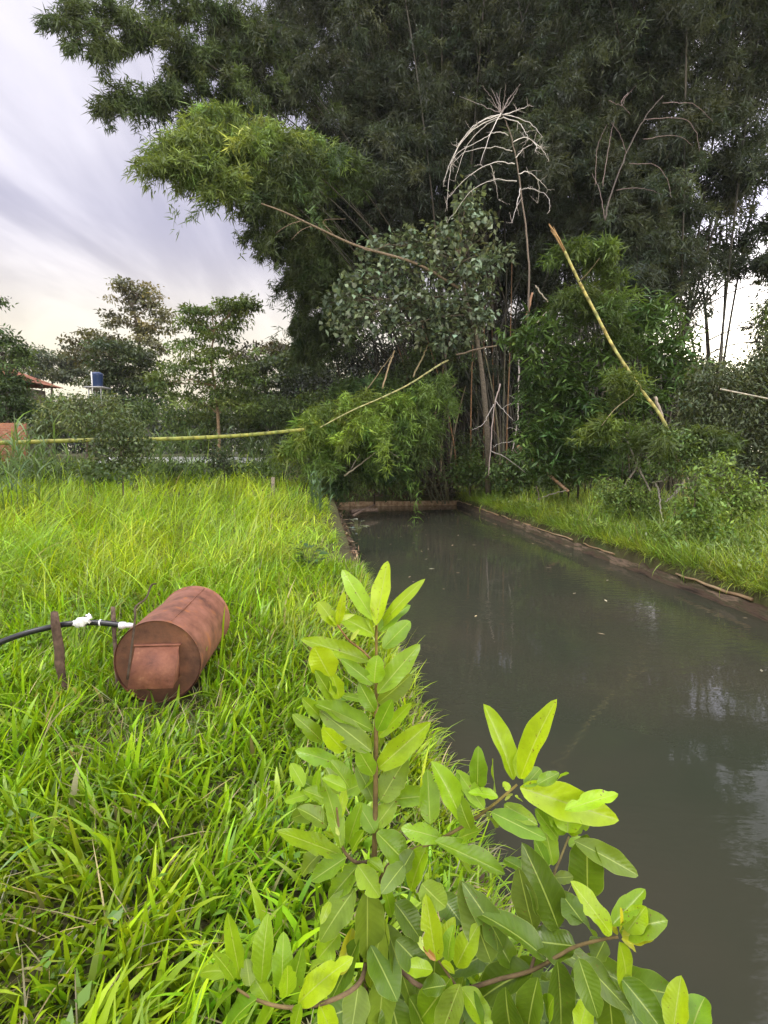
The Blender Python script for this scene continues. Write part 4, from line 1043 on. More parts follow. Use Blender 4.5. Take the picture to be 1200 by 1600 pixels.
reed('cane tuft in front of the grey green mound', 150, 14, 10, 1.3, (.1, .16, .04), .5)
reed('blue green grass tuft at the lawn corner by the yellow bamboo', 497, 12.5, 10, 1.0, (.09, .16, .06), .15)

# ------------------------------------------------------------------ poles and dead wood
def pole(label, pts, r0, r1, col, name='bamboo_pole', cat='pole', nodes=0, mat='culm', n=60):
    mb = MB(); c = poly(pts, n); rr = np.linspace(r0, r1, n)
    cc = tintvar(col, n, .1, .08)
    if nodes:
        k = np.round(np.linspace(2, n - 3, nodes)).astype(int)
        rr = rr.copy(); rr[k] *= 1.22; cc[k] *= .45
    tube(mb, c, rr, 10, cc)
    return tag(mb.build(name, M[mat]), label, cat)
pole('long green bamboo pole lying level across the back of the lawn', [P(-120, 697, 11.5), P(0, 692, 11.6), P(130, 688, 11.8), P(250, 686, 12), P(330, 683, 12.3), P(400, 678.5, 12.8), P(475, 671, 13.5)], .047, .04, (.22, .23, .05), nodes=24, n=160)
pole('pale bamboo stem arching down through the yellow green bamboo at the pond corner', [P(700, 563, 17), P(685, 571, 16.6), P(640, 600, 15.8), P(597, 621, 15.2), P(549, 642, 14.8), P(500, 668, 14.6)], .03, .014, (.3, .29, .12), nodes=14, n=90)
pg = Gd(425, 13.4); mb = MB(); tube(mb, [pg - [0, 0, .1], pg + [0, 0, .3], pg + [.01, 0, .62]], [.05, .047, .045], 8, (.2, .17, .12))
tag(mb.build('fence_post', M['bark']), 'short grey wooden post at the edge of the lawn', 'post')
ylw = thing('leaning_bamboo', Gd(1050, 11.4), 'broken yellow bamboo pole leaning across the right bushes', 'pole')
ypts = [Gd(1095, 10.9) , P(1045, 676, 11.2), P(1000, 606, 11.5), P(960, 545, 11.8), P(930, 488, 12), P(905, 440, 12.2), P(880, 388, 12.4)]
mb = MB(); n = 80; c = poly(ypts, n); rr = np.linspace(.034, .03, n); cc = tintvar((.33, .30, .09), n, .22, .1); k = np.round(np.linspace(3, n - 4, 13)).astype(int); rr[k] *= 1.2; cc[k] *= .6
tube(mb, c, rr, 10, cc); mb.build('culm', M['culm'], ylw)
mb = MB()
for j in range(9):
    o0 = rng.normal(0, .016, 3); e = P(861 + rc(-4, 5), 349 + rc(-3, 14), 12.5) + o0 * .8
    tube(mb, [P(882, 392, 12.38) + o0, P(872, 372, 12.45) + o0 * 1.4, e], [.017, .017, .004], 5, (.3, .19, .08))
mb.build('splintered_end', M['dead'], ylw)
for pts in ([(905, 440), (920, 425), (937, 403)], [(1000, 606), (985, 620), (960, 640), (940, 665)], [(985, 590), (965, 605), (945, 612)]):
    mb = MB(); tube(mb, poly([P(*a, 12.1 - .3 * i) for i, a in enumerate(pts)], 10), np.linspace(.016, .007, 10), 6, (.2, .17, .09)); mb.build('side_branch', M['culm'], ylw)

def dead(label, stems, name='dead_branch', cat='dead branch', mat='dead', group=None):
    """stems: (list of px points, zc0, zc1, r0, r1, colour) - all joined in one plant"""
    p0 = P(*stems[0][0][0], stems[0][1]); t = thing(name, p0, label, cat, group)
    main = MB(); tw = MB(); parts = []
    for i, (pts, z0, z1, r0, r1, col) in enumerate(stems):
        n = len(pts); pp = [P(a[0], a[1], z0 + (z1 - z0) * j / max(1, n - 1)) for j, a in enumerate(pts)]
        k = max(8, 5 * n); c = poly(pp, k)
        if len(pts) > 2: c = c + rng.normal(0, .008, c.shape)
        if i and i <= 32:
            mm = MB(); tube(mm, c, np.linspace(r0, r1, k), 6, col); parts.append(mm)
        else: tube(main if i == 0 else tw, c, np.linspace(r0, r1, k), 6, col)
    main.build('stem', M[mat], t)
    for mm in parts: mm.build('branch', M[mat], t)
    if tw.n: tag(tw.build('twigs', M[mat], t), kind='stuff')
    return t
WH = (.5, .47, .42); zd = 14.5
def q(X, Y): return (660 + X / 2.609, 130 + Y / 2.609)
st = [([q(430, 1020), q(430, 960), q(435, 800), q(425, 620), q(400, 430), q(380, 300), q(350, 180), q(320, 120)], zd + .2, zd, .032, .012, (.16, .13, .1))]
for pts in ([(385, 400), (290, 395), (200, 440), (100, 570)], [(375, 330), (300, 322), (200, 370), (110, 460)], [(365, 275), (290, 260), (180, 280), (120, 330)], [(350, 210), (300, 200), (240, 230), (130, 300), (85, 420)],
            [(320, 125), (240, 155), (150, 250), (85, 400)], [(320, 130), (200, 195), (120, 320), (100, 500)], [(330, 140), (260, 170), (180, 260), (130, 400)], [(320, 125), (280, 200), (235, 330)], [(320, 125), (220, 165), (140, 260)],
            [(325, 125), (400, 145), (450, 170), (487, 220)], [(330, 130), (385, 110), (430, 92)], [(330, 140), (390, 160), (420, 200), (430, 230)],
            [(370, 240), (420, 222), (480, 260), (515, 315)], [(380, 305), (410, 270), (450, 245)], [(395, 370), (430, 360), (480, 400), (512, 435)], [(405, 435), (440, 430), (510, 460), (520, 520)],
            [(400, 430), (385, 500), (365, 570)], [(470, 390), (475, 440), (470, 490)], [(280, 335), (295, 390), (310, 475)], [(455, 240), (465, 260), (460, 275)]):
    st.append(([q(*a) for a in pts], zd, zd - rc(-.9, .9), .014, .004, tuple(np.array(WH) * rc(.75, 1.1))))
for e in ((280, 20), (240, 5), (340, 0), (390, 20), (400, 5), (150, 55), (265, 60), (300, 40), (360, 50), (320, 20)):
    st.append(([q(320, 125), q((320 + e[0]) / 2 + rc(-10, 10), (125 + e[1]) / 2), q(*e)], zd, zd - rc(-.5, .5), .009, .003, (.3, .26, .24)))
for _ in range(110):
    s0 = random.choice(st[1:21]); a = np.array(s0[0][random.randint(1, len(s0[0]) - 1)]); e = a + rng.normal(0, 8, 2)
    st.append(([tuple(a), tuple((a + e) / 2), tuple(e)], s0[2], s0[2] + rc(-.1, .1), .005, .002, (.42, .38, .34)))
dead('bleached dead bamboo top with bare branches arching like an umbrella', st, 'dead_bamboo', 'dead bamboo')
DK = (.17, .13, .12); zd = 15.5
st = [([q(745, 560), q(760, 480), q(830, 290), q(900, 150), q(980, 50)], zd, zd, .026, .01, (.1, .085, .075))]
for pts in ([(980, 80), (1100, 85), (1185, 155)], [(900, 150), (1050, 142), (1110, 190), (1130, 280)], [(900, 230), (1030, 213), (1105, 255)], [(840, 330), (950, 335), (1000, 400), (1015, 470)], [(790, 435), (890, 428), (980, 455)],
            [(745, 560), (720, 430), (690, 370)], [(705, 420), (712, 270), (750, 170)], [(735, 420), (760, 250), (780, 160)], [(830, 290), (810, 220), (770, 160)], [(840, 40), (810, 80), (850, 130)], [(810, 80), (870, 10)], [(760, 70), (810, 90), (830, 50)]):
    st.append(([q(*a) for a in pts], zd, zd - rc(-.5, .5), .011, .004, tuple(np.array(DK) * rc(.8, 1.3))))
dead('dark dead bamboo top with drooping bare branches in the shade at the right', st, 'dead_bamboo', 'dead bamboo')
zt = 15.2
dead('thin white dead branch hanging straight down before the lance leaved bush', [([(811, 555), (811, 600), (810, 640), (807, 670), (801, 705)], zt, zt, .022, .016, (.55, .48, .44)),
     ([(810, 595), (830, 598), (846, 603)], zt, zt, .01, .005, WH), ([(810, 610), (825, 618), (848, 622)], zt, zt, .01, .004, DK), ([(809, 630), (795, 632), (784, 640)], zt, zt, .011, .005, WH), ([(807, 665), (818, 662), (830, 670)], zt, zt, .01, .005, WH),
     ([(806, 668), (815, 675), (818, 685)], zt, zt, .008, .004, WH), ([(804, 690), (785, 692), (770, 698)], zt, zt, .009, .005, WH), ([(806, 672), (798, 668), (792, 670)], zt, zt, .009, .004, WH), ([(810, 625), (800, 620), (796, 617)], zt, zt, .009, .004, WH)])
dead('forked pale dead branch hanging among the bare stems', [([(782, 600), (773, 632), (768, 680), (764, 742)], zt + .6, zt + .4, .022, .012, (.42, .34, .3)),
     ([(772, 632), (762, 650), (756, 662), (738, 672)], zt + .5, zt + .5, .015, .006, (.5, .45, .42)), ([(757, 662), (770, 672), (783, 690)], zt + .5, zt + .5, .013, .006, DK), ([(774, 626), (790, 645), (803, 657)], zt + .5, zt + .3, .012, .006, WH)])
pole('brown broken pole slanting down to the bank beside the pond', [P(809, 697, 15), P(850, 735, 14.6), P(888, 768, 14.2)], .045, .04, (.34, .22, .13), 'dead_pole', 'pole', 4)
dead('grey dead sticks propped low in the undergrowth', [([(767, 705), (790, 715), (826, 742)], 15.4, 15, .018, .008, (.3, .27, .24)), ([(803, 702), (820, 725), (832, 733)], 15, 14.8, .014, .006, DK), ([(840, 780), (862, 772), (885, 766)], 14.4, 14, .016, .01, (.3, .26, .22)), ([(838, 760), (842, 776), (842, 792)], 14.4, 14.2, .012, .006, DK)])
zk = 10.6
dead('tangle of pale dead branches on the right bank below the yellow pole', [([(1070, 740), (1062, 760), (1050, 775), (1038, 785)], zk, zk, .022, .01, (.36, .32, .28)), ([(1070, 738), (1076, 755), (1084, 785)], zk, zk, .024, .014, (.3, .26, .22)),
     ([(1020, 754), (1040, 748), (1060, 728), (1062, 715)], zk, zk + .2, .016, .008, (.32, .3, .24)), ([(1072, 755), (1060, 768), (1052, 775)], zk, zk, .014, .006, WH), ([(1025, 755), (1030, 775), (1033, 800), (1036, 815)], zk, zk - .3, .016, .01, (.3, .27, .23))])
dead('three straight grey canes slanting through the bushes below the pole', [([(996, 675), (1008, 705), (1018, 735)], 11.6, 11.2, .03, .024, (.3, .28, .22)), ([(980, 690), (1000, 735), (1018, 770)], 11.8, 11, .02, .016, (.24, .21, .17)), ([(1000, 725), (985, 745), (970, 765)], 11.5, 11.3, .02, .014, (.2, .17, .14)), ([(1024, 620), (1030, 640), (1038, 660)], 12, 11.9, .035, .03, (.3, .25, .19))])
pole('pale stick poking out of the dull bush at the right edge', [P(1125, 608, 11), P(1160, 615, 10.8), P(1215, 626, 10.6)], .018, .014, (.4, .36, .27), 'dead_stick', 'stick', 5)
dead('crossed dead canes in the dark above the lance leaved bush', [([(822, 500), (826, 482), (832, 458)], 15.2, 15.2, .04, .03, (.34, .2, .12)), ([(838, 505), (852, 490), (867, 474)], 15, 15.2, .022, .018, (.34, .3, .22)), ([(836, 446), (845, 458), (856, 472)], 15.3, 15.2, .022, .018, (.34, .3, .22)), ([(712, 555), (745, 546), (776, 540)], 17, 16.4, .03, .02, (.22, .17, .12))])
dead('leaning brown canes in the shadow left of the bare stems', [([(597, 607), (612, 560), (617, 548)], 17.2, 17.4, .03, .022, (.36, .28, .16)), ([(645, 590), (660, 558), (668, 540)], 17.4, 17.6, .03, .022, (.3, .25, .14)), ([(560, 640), (580, 600), (612, 555)], 17.2, 17.4, .02, .015, (.22, .18, .1)), ([(620, 690), (665, 640), (712, 600)], 17.4, 17.6, .03, .02, (.16, .13, .08))])
dead('pale fallen canes slanting over the left pond corner', [([(537, 744), (570, 720), (612, 685)], 15.6, 16, .026, .018, (.38, .34, .24)), ([(548, 732), (562, 710), (570, 690)], 15.6, 15.8, .014, .008, (.3, .27, .2)), ([(596, 700), (610, 706), (624, 716)], 15.8, 15.8, .012, .008, (.3, .27, .2))])

# ------------------------------------------------------------------ house, wall and tank beyond the trees
hz = 27.0
ex, ey, ez = -16.9, 26.0, 4.85; ridge = (0, 0, 5.3)
hr = thing('house', (ex - 4.5, ey + 3.5, float(H(ex - 4.5, ey + 3.5))), 'small house with a red clay tile roof behind the left trees', 'house')
gz = float(H(ex, ey))
mb = MB(); box(mb, (ex - 4.9, ey + 1.6, (gz + ez - .15) / 2), (8.4, 2.4, ez - .15 - gz)); mb.build('wall', M['render'], hr, False)
rx0, rx1, ry0, ry1 = ex - 9.4, ex, ey, ey + 3.2; rz = ridge[2] + .3; ry = (ry0 + ry1) / 2
def roof_face(mb, a, b, c, d, n=46):
    """corrugated tile slope between eave a-b and top d-c"""
    a, b, c, d = map(np.asarray, (a, b, c, d)); v = []; nn = n * 4
    up = nrm(np.cross(b - a, d - a)); up = up if up[2] > 0 else -up
    for j in range(7):
        t = j / 6
        for i in range(nn + 1):
            s = i / nn; p = (a * (1 - s) + b * s) * (1 - t) + (d * (1 - s) + c * s) * t
            v.append(p + up * (.045 * abs(math.sin(s * n * math.pi)) + .02 * (1 - (j % 2))))
    q = [(j * (nn + 1) + i, j * (nn + 1) + i + 1, (j + 1) * (nn + 1) + i + 1, (j + 1) * (nn + 1) + i) for j in range(6) for i in range(nn)]
    mb.add(np.array(v), q)
hp1, hp0 = np.array([rx1 - 1.6, ry, rz]), np.array([rx0 + 1.6, ry, rz])
mb = MB()
roof_face(mb, (rx0, ry0, ez), (rx1, ry0, ez), hp1, hp0); roof_face(mb, (rx1, ry0, ez), (rx1, ry1, ez), hp1, hp1 + [0, .01, 0]); roof_face(mb, (rx1, ry1, ez), (rx0, ry1, ez), hp0, hp1); roof_face(mb, (rx0, ry1, ez), (rx0, ry0, ez), hp0, hp0 + [0, .01, 0])
rf = mb.build('roof', M['tile'], hr, False)
mb = MB(); tube(mb, [np.array([rx1, ry0, ez + .08]), (np.array([rx1, ry0, ez]) + hp1) / 2 + [0, 0, .09], hp1 + [0, 0, .1]], .1, 8); tube(mb, [hp0 + [0, 0, .1], (hp0 + hp1) / 2 + [0, 0, .11], hp1 + [0, 0, .1]], .1, 8); mb.build('ridge_cap', M['tile'], rf)
mb = MB(); box(mb, (ex - 3.2, ey + .37, gz + 1.5), (1.1, .06, 1.0)); mb.build('window', M['bluetank'], hr, False)
bw = P(-40, 662, 19.5); mb = MB(); zb0 = float(H(bw[0] + 1, bw[1])) - .1
e1 = P(40, 661, 19.5)
box(mb, ((bw[0] - 3 + e1[0]) / 2, bw[1], (zb0 + e1[2]) / 2), (e1[0] - bw[0] + 3, .14, e1[2] - zb0)); tag(mb.build('brick_wall', M['brick'], None, False), 'low orange brick wall at the left edge of the lawn', 'wall')
tk = P(152, 594, 27.0); tr = thing('water_tank', (tk[0], tk[1], float(H(tk[0], tk[1]))), 'dark blue water tank raised on a thin metal stand among the trees', 'tank')
mb = MB(); th = np.arange(28) * 2 * math.pi / 28
prof = [(0, -.34), (.28, -.34), (.3, -.3), (.36, .22), (.37, .25), (.37, .29), (.36, .31), (.2, .38), (0, .4)]
vv = np.array([(tk[0] + .78 * r * math.cos(k), tk[1] + .78 * r * math.sin(k), tk[2] + z) for r, z in prof for k in th])
mb.add(vv, [(i * 28 + k, i * 28 + (k + 1) % 28, (i + 1) * 28 + (k + 1) % 28, (i + 1) * 28 + k) for i in range(len(prof) - 1) for k in range(28)]); mb.build('tank', M['bluetank'], tr)
mb = MB(); box(mb, (tk[0], tk[1], tk[2] - .375), (.9, .9, .06)); mb.build('platform', M['metalgrey'], tr, False)
for sx in (-.3, .3):
    for sy in (-.3, .3):
        mb = MB(); g = float(H(tk[0], tk[1])); tube(mb, [(tk[0] + sx, tk[1] + sy, g - .1), (tk[0] + sx, tk[1] + sy, tk[2] - .41)], .035, 8); mb.build('leg', M['metalgrey'], tr)
mb = MB(); tube(mb, [(tk[0] - .05, tk[1] - .42, tk[2] - .9), (tk[0] - .05, tk[1] - .42, tk[2] + .35)], .03, 8); mb.build('pipe', M['white'], tr)

# ------------------------------------------------------------------ broadleaf weeds by the pond edge and debris
def weed(label, px, py, s, colr, n=26):
    b = G(px, py, .05); b[2] = float(H(b[0], b[1])); t = thing('broadleaf_weed', b, label, 'weed', 'broad leaved weeds in the grass'); mb = MB()
    az = rng.uniform(0, 6.28, n); rr = s * rng.random(n) ** .6
    pos = b + np.stack([np.cos(az) * rr * .4, np.sin(az) * rr * .4, s * rng.uniform(.2, 1.0, n)], 1)
    d = np.stack([np.cos(az), np.sin(az), rng.uniform(-.1, .5, n)], 1)
    for i in range(n): tube(mb, bez([b, (b + pos[i]) / 2 + [0, 0, .05 * s], pos[i]], 4), .004, 4, (.12, .14, .05), False)
    kites(mb, pos, d, rdir(n) * .3 + [0, 0, 1], s * rng.uniform(.35, .6, n), s * rng.uniform(.16, .26, n), tintvar(colr, n, .2)); mb.build('leaves', M['leaf_gloss'], t)
weed('broad leaved dark weed on the lawn close to the rotting plank wall', 484, 890, .34, (.06, .11, .03), 34)
weed('small broad leaved weed behind the dark weed at the pond edge', 465, 868, .25, (.08, .14, .035))
weed('silvery weed drooping over the top of the rotting planks', 560, 835, .3, (.22, .25, .2), 20)
for (lab, a, b, z0, z1, r) in (('mossy log lying against the far left corner of the pond', (548, 800), (590, 797), 15.6, 16, .07), ('thin fallen log in the left pond corner', (552, 806), (585, 789), 15, 16.4, .04)):
    mb = MB(); c = poly([P(*a, z0), P((a[0] + b[0]) / 2, (a[1] + b[1]) / 2 - 1, (z0 + z1) / 2), P(*b, z1)], 10); tube(mb, c, r * np.linspace(1, .8, 10), 9, (.12, .085, .06)); tag(mb.build('fallen_log', M['bark']), lab, 'log')
mb = MB(); n = 260; u = rng.uniform(U0 - .14, U0 + .06, n); v = rng.uniform(8.0, V1 - 1, n); x, y = xy_of(u, v)
kites(mb, np.stack([x, y, WZ + .23 + rng.uniform(0, .1, n)], 1), rdir(n) * [1, 1, .4] + [0, 0, -.1], rdir(n) * .5 + [0, 0, 1], rng.uniform(.06, .18, n), rng.uniform(.015, .035, n), tintvar((.2, .14, .085), n, .35))
n = 900; u = rng.uniform(U0 + .2, U1, n); v = rng.uniform(V1 + .15, V1 + 2.2, n); x, y = xy_of(u, v)
kites(mb, np.stack([x, y, H(x, y) + rng.uniform(.02, .12, n)], 1), rdir(n) * [1, 1, .4], rdir(n) * .5 + [0, 0, 1], rng.uniform(.1, .24, n), rng.uniform(.03, .07, n), tintvar((.15, .1, .06), n, .35))
n = 90; u = rng.uniform(U0 + .3, U1 - .1, n); v = 3 + (V1 - 3.2) * rng.random(n) ** .5; x, y = xy_of(u, v)
kites(mb, np.stack([x, y, np.full(n, WZ + .006)], 1), rdir(n) * [1, 1, 0], np.tile([0., 0, 1], (n, 1)), rng.uniform(.04, .13, n), rng.uniform(.012, .035, n), tintvar((.3, .26, .16), n, .4), droop=0, fold=.03)
tag(mb.build('leaf_litter', M['dry']), 'dry brown fallen leaves along the pond edges', 'leaf litter', kind='stuff')

# ------------------------------------------------------------------ foreground shrub
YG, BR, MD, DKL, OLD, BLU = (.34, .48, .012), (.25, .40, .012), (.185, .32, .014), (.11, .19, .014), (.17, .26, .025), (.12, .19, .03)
YEL = (.5, .5, .03); PAL = (.42, .5, .1)
def bigleaf(mb, B, T, w, col, N=None, fold=.26, bend=None, wave=1.0):
    ax = T - B; L = float(np.linalg.norm(ax)); ax = ax / L
    tocam = nrm(CAM - (B + T) / 2)
    if N is None: N = tocam * .75 + np.array([0, 0, .55]) + rng.normal(0, .22, 3)
    s = nrm(np.cross(ax, N)); up = np.cross(s, ax)
    if bend is None: bend = rc(-.05, .34)
    nu, nv = 9, 21
    tt = np.linspace(0, 1, nv); uu = np.linspace(-1, 1, nu)
    e = rc(.82, 1.0)
    prof = np.sin(np.pi * np.clip(tt, 0, 1) ** e) ** .6 * (1 - .05 * tt); prof[0] = .05; prof[-1] = .0
    prof = np.maximum(prof, .03 * (tt < .15))
    ph = rc(0, 6.28); fr = rc(7, 13); wv = wave * rc(.4, 1.2)
    T_, U_ = np.meshgrid(tt, uu, indexing='ij')
    wd = np.repeat(prof[:, None] * w / 2, nu, 1)
    if random.random() < .3:                    # a nibbled margin
        for _ in range(random.randint(1, 3)):
            t0 = rc(.25, .9); sd_ = random.choice((-1, 1)); dp = rc(.15, .45)
            wd = wd * np.where(U_ * sd_ > .2, 1 - dp * np.exp(-((T_ - t0) / rc(.03, .06)) ** 2), 1)
    asym = 1 + rc(-.08, .08) * np.sign(U_)
    bitew = 1 + .05 * np.sin(T_ * 17 + ph) * (np.abs(U_) > .8)
    pos = B + ax * (T_ * L)[..., None] + s * (U_ * wd * asym * bitew * rc(.88, 1.12))[..., None]
    fold = fold * rc(.3, 2.0)
    lift = fold * np.abs(U_) ** 1.3 * wd + wv * .16 * wd * np.sin(T_ * fr + ph + (U_ > 0) * 1.7) * np.abs(U_) ** 2
    lift = lift - bend * L * (T_ - .0) ** 2 + bend * L * T_ * .5
    pos = pos + up * lift[..., None]
    ii = np.arange(nv - 1)[:, None] * nu + np.arange(nu - 1)[None, :]
    qd = np.stack([ii, ii + 1, ii + 1 + nu, ii + nu], -1).reshape(-1, 4)
    c = np.asarray(col) * math.exp(rng.normal(0, .1)); c = c * (1 + rng.normal(0, .06) * np.array([1, .3, 0]))
    mb.add(pos.reshape(-1, 3), qd, c, uv=np.stack([U_, T_, np.zeros_like(T_)], -1).reshape(-1, 3))

def L_(mb, twig, bx, by, tx, ty, w, col, z, dz=None, **k):
    """a leaf whose base and tip are seen at these places at depth z; its stalk goes into the twig mesh"""
    if dz is None: dz = rc(-.035, .035)
    B = P(bx, by, z); T = P(tx, ty, z + dz)
    L = np.linalg.norm(T - B); sl = nrm(T - B)
    T = T + (T - B) * .05; B = B - (T - B) * .03
    bigleaf(mb, B, T, w * z / F * 1.04, np.array(col), **k)

sb = P(575, 1560, 1.08)
root = thing('broadleaf_shrub', (sb[0], sb[1], 0), 'young shrub with big glossy yellow green leaves, largest plant at the near pond edge', 'shrub')
BRN = (.15, .11, .04); GRN = (.14, .13, .03); GREY = (.12, .08, .05)
mb = MB(); base = np.array([sb[0] + .0, sb[1] + .12, 0.0])
tube(mb, poly([base - [0, 0, .05], P(570, 1600, 1.12), P(580, 1440, 1.1), P(585, 1335, 1.09), P(587, 1220, 1.09), P(588, 1100, 1.1), P(588, 1030, 1.11), P(588, 970, 1.115)], 48),
     np.linspace(.008, .0024, 48), 8, np.linspace(np.array((.08, .05, .035)), np.array((.22, .16, .045)), 48)); mb.build('stem', M['bark'], root)
def branch(pts, r0, r1, c0=GREY, c1=BRN):
    mb = MB(); c = poly([P(*a) for a in pts], 30); tube(mb, c, .8 * np.linspace(r0, r1, 30), 7, np.linspace(np.array(c0), np.array(c1), 30)); return mb.build('branch', M['bark'], root)
b_right = branch([(583, 1400, 1.09), (605, 1355, 1.08), (633, 1333, 1.07), (680, 1315, 1.05), (730, 1287, 1.04), (770, 1258, 1.03), (808, 1226, 1.03)], .006, .0028, GREY, (.2, .16, .04))
b_left = branch([(584, 1345, 1.09), (556, 1347, 1.07), (535, 1325, 1.05), (529, 1290, 1.05), (526, 1262, 1.05)], .005, .0025)
b_tw = branch([(588, 1040, 1.105), (568, 1018, 1.1), (545, 1000, 1.09), (527, 976, 1.09)], .0032, .002, BRN, (.24, .12, .05))
b_low = branch([(580, 1450, 1.1), (640, 1530, 1.04), (700, 1550, 1.02), (780, 1530, 1.0), (829, 1517, .99), (870, 1495, .98), (899, 1479, .97), (945, 1467, .96), (966, 1464, .955)], .006, .003)
b_r2 = branch([(829, 1517, .99), (850, 1440, 1.03), (864, 1372, 1.05), (876, 1340, 1.055), (889, 1307, 1.06)], .004, .0022, GREY, (.24, .2, .08))
b_ll = branch([(575, 1480, 1.1), (562, 1535, 1.0), (510, 1566, .95), (450, 1574, .93), (400, 1562, .92), (370, 1545, .92)], .006, .0028)
b_cy = branch([(720, 1550, 1.015), (705, 1530, 1.0), (690, 1508, .985), (682, 1497, .98)], .0035, .002)
b_rb = branch([(930, 1620, .93), (990, 1625, .9), (1045, 1620, .88), (1060, 1600, .87)], .004, .002)

z = 1.1
mb = MB()
for a in ((583, 967, 535, 891, 25, BR), (588, 974, 604, 880, 31, YG), (595, 979, 654, 907, 19, YG), (583, 991, 531, 961, 25, BR), (593, 985, 636, 944, 26, MD), (600, 1012, 640, 970, 28, MD),
          (573, 1032, 477, 999, 25, BR), (585, 1066, 588, 1026, 32, BR), (581, 1068, 535, 1030, 24, MD), (592, 1081, 652, 1010, 31, MD), (516, 1058, 492, 1014, 42, YG), (583, 1096, 518, 1083, 11, BR),
          (580, 1140, 495, 1097, 33, MD), (578, 1172, 503, 1112, 38, OLD), (593, 1150, 641, 1100, 18, BR), (594, 1198, 668, 1132, 34, BR), (575, 1172, 598, 1158, 13, BR), (530, 1194, 464, 1172, 23, MD),
          (502, 1157, 463, 1119, 26, MD), (537, 1172, 506, 1140, 26, YG), (583, 1210, 560, 1172, 26, MD), (596, 1252, 677, 1241, 33, BR), (596, 1249, 633, 1185, 38, OLD), (583, 1216, 537, 1238, 34, MD),
          (592, 1097, 641, 1057, 28, OLD), (520, 1092, 495, 1050, 26, MD), (530, 1090, 520, 1055, 24, BR), (500, 1120, 474, 1092, 20, MD), (585, 1110, 562, 1070, 26, MD), (590, 1140, 612, 1095, 26, MD), (588, 1180, 600, 1120, 26, OLD),
          (583, 1250, 560, 1200, 26, OLD), (588, 1290, 618, 1250, 30, OLD), (585, 1300, 560, 1255, 28, MD)):
    L_(mb, None, *a, z + rc(-.03, .03))
for a in ((525, 978, 500, 941, 25, YG), (528, 975, 537, 929, 15, YG), (527, 977, 515, 962, 12, YG), (530, 972, 552, 960, 9, PAL), (548, 1000, 560, 985, 8, PAL)): L_(mb, None, *a, 1.09)
for a in ((588, 968, 580, 950, 7, PAL), (590, 968, 596, 948, 6, PAL), (582, 985, 570, 955, 8, YG)): L_(mb, None, *a, 1.1)
mb.build('foliage', M['bigleaf'], root)
# left inner shoot
mb = MB()
for a in ((533, 1336, 438, 1299, 31, BR), (539, 1341, 488, 1375, 31, MD), (559, 1353, 514, 1404, 36, MD), (560, 1353, 592, 1400, 33, BR), (532, 1322, 511, 1222, 26, MD), (545, 1316, 562, 1258, 27, MD), (550, 1330, 566, 1300, 22, BR),
          (590, 1302, 637, 1350, 42, MD), (485, 1240, 446, 1251, 17, BR), (474, 1228, 455, 1194, 21, BR), (500, 1238, 465, 1215, 26, MD), (490, 1245, 498, 1205, 18, BR), (530, 1280, 538, 1232, 16, YG), (540, 1232, 505, 1216, 22, MD), (545, 1230, 520, 1190, 26, MD),
          (500, 1260, 455, 1280, 30, OLD), (510, 1290, 470, 1262, 26, OLD), (505, 1330, 468, 1365, 26, OLD), (527, 1300, 517, 1288, 8, YG), (526, 1302, 530, 1278, 8, YG), (522, 1308, 508, 1300, 7, YG), (530, 1305, 522, 1292, 7, PAL), (575, 1345, 598, 1362, 20, BR), (510, 1250, 478, 1235, 24, MD), (530, 1240, 510, 1200, 22, OLD)):
    L_(mb, None, *a, 1.06 + rc(-.03, .02))
mb.build('foliage', M['bigleaf'], root)
# older hanging leaves below the fork
mb = MB()
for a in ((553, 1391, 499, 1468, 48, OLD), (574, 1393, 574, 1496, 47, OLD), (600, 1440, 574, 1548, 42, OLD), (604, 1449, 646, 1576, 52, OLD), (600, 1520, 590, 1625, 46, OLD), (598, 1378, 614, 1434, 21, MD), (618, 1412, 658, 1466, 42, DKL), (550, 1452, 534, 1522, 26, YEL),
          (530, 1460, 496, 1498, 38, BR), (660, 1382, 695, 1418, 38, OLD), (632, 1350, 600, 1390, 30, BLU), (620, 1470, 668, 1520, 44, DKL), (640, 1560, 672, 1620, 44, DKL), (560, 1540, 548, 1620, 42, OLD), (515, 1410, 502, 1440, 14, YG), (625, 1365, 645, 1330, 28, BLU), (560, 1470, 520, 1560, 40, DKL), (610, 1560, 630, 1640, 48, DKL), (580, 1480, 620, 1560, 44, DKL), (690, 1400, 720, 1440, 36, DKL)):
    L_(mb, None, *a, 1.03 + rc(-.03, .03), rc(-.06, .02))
mb.build('foliage', M['bigleaf'], root)
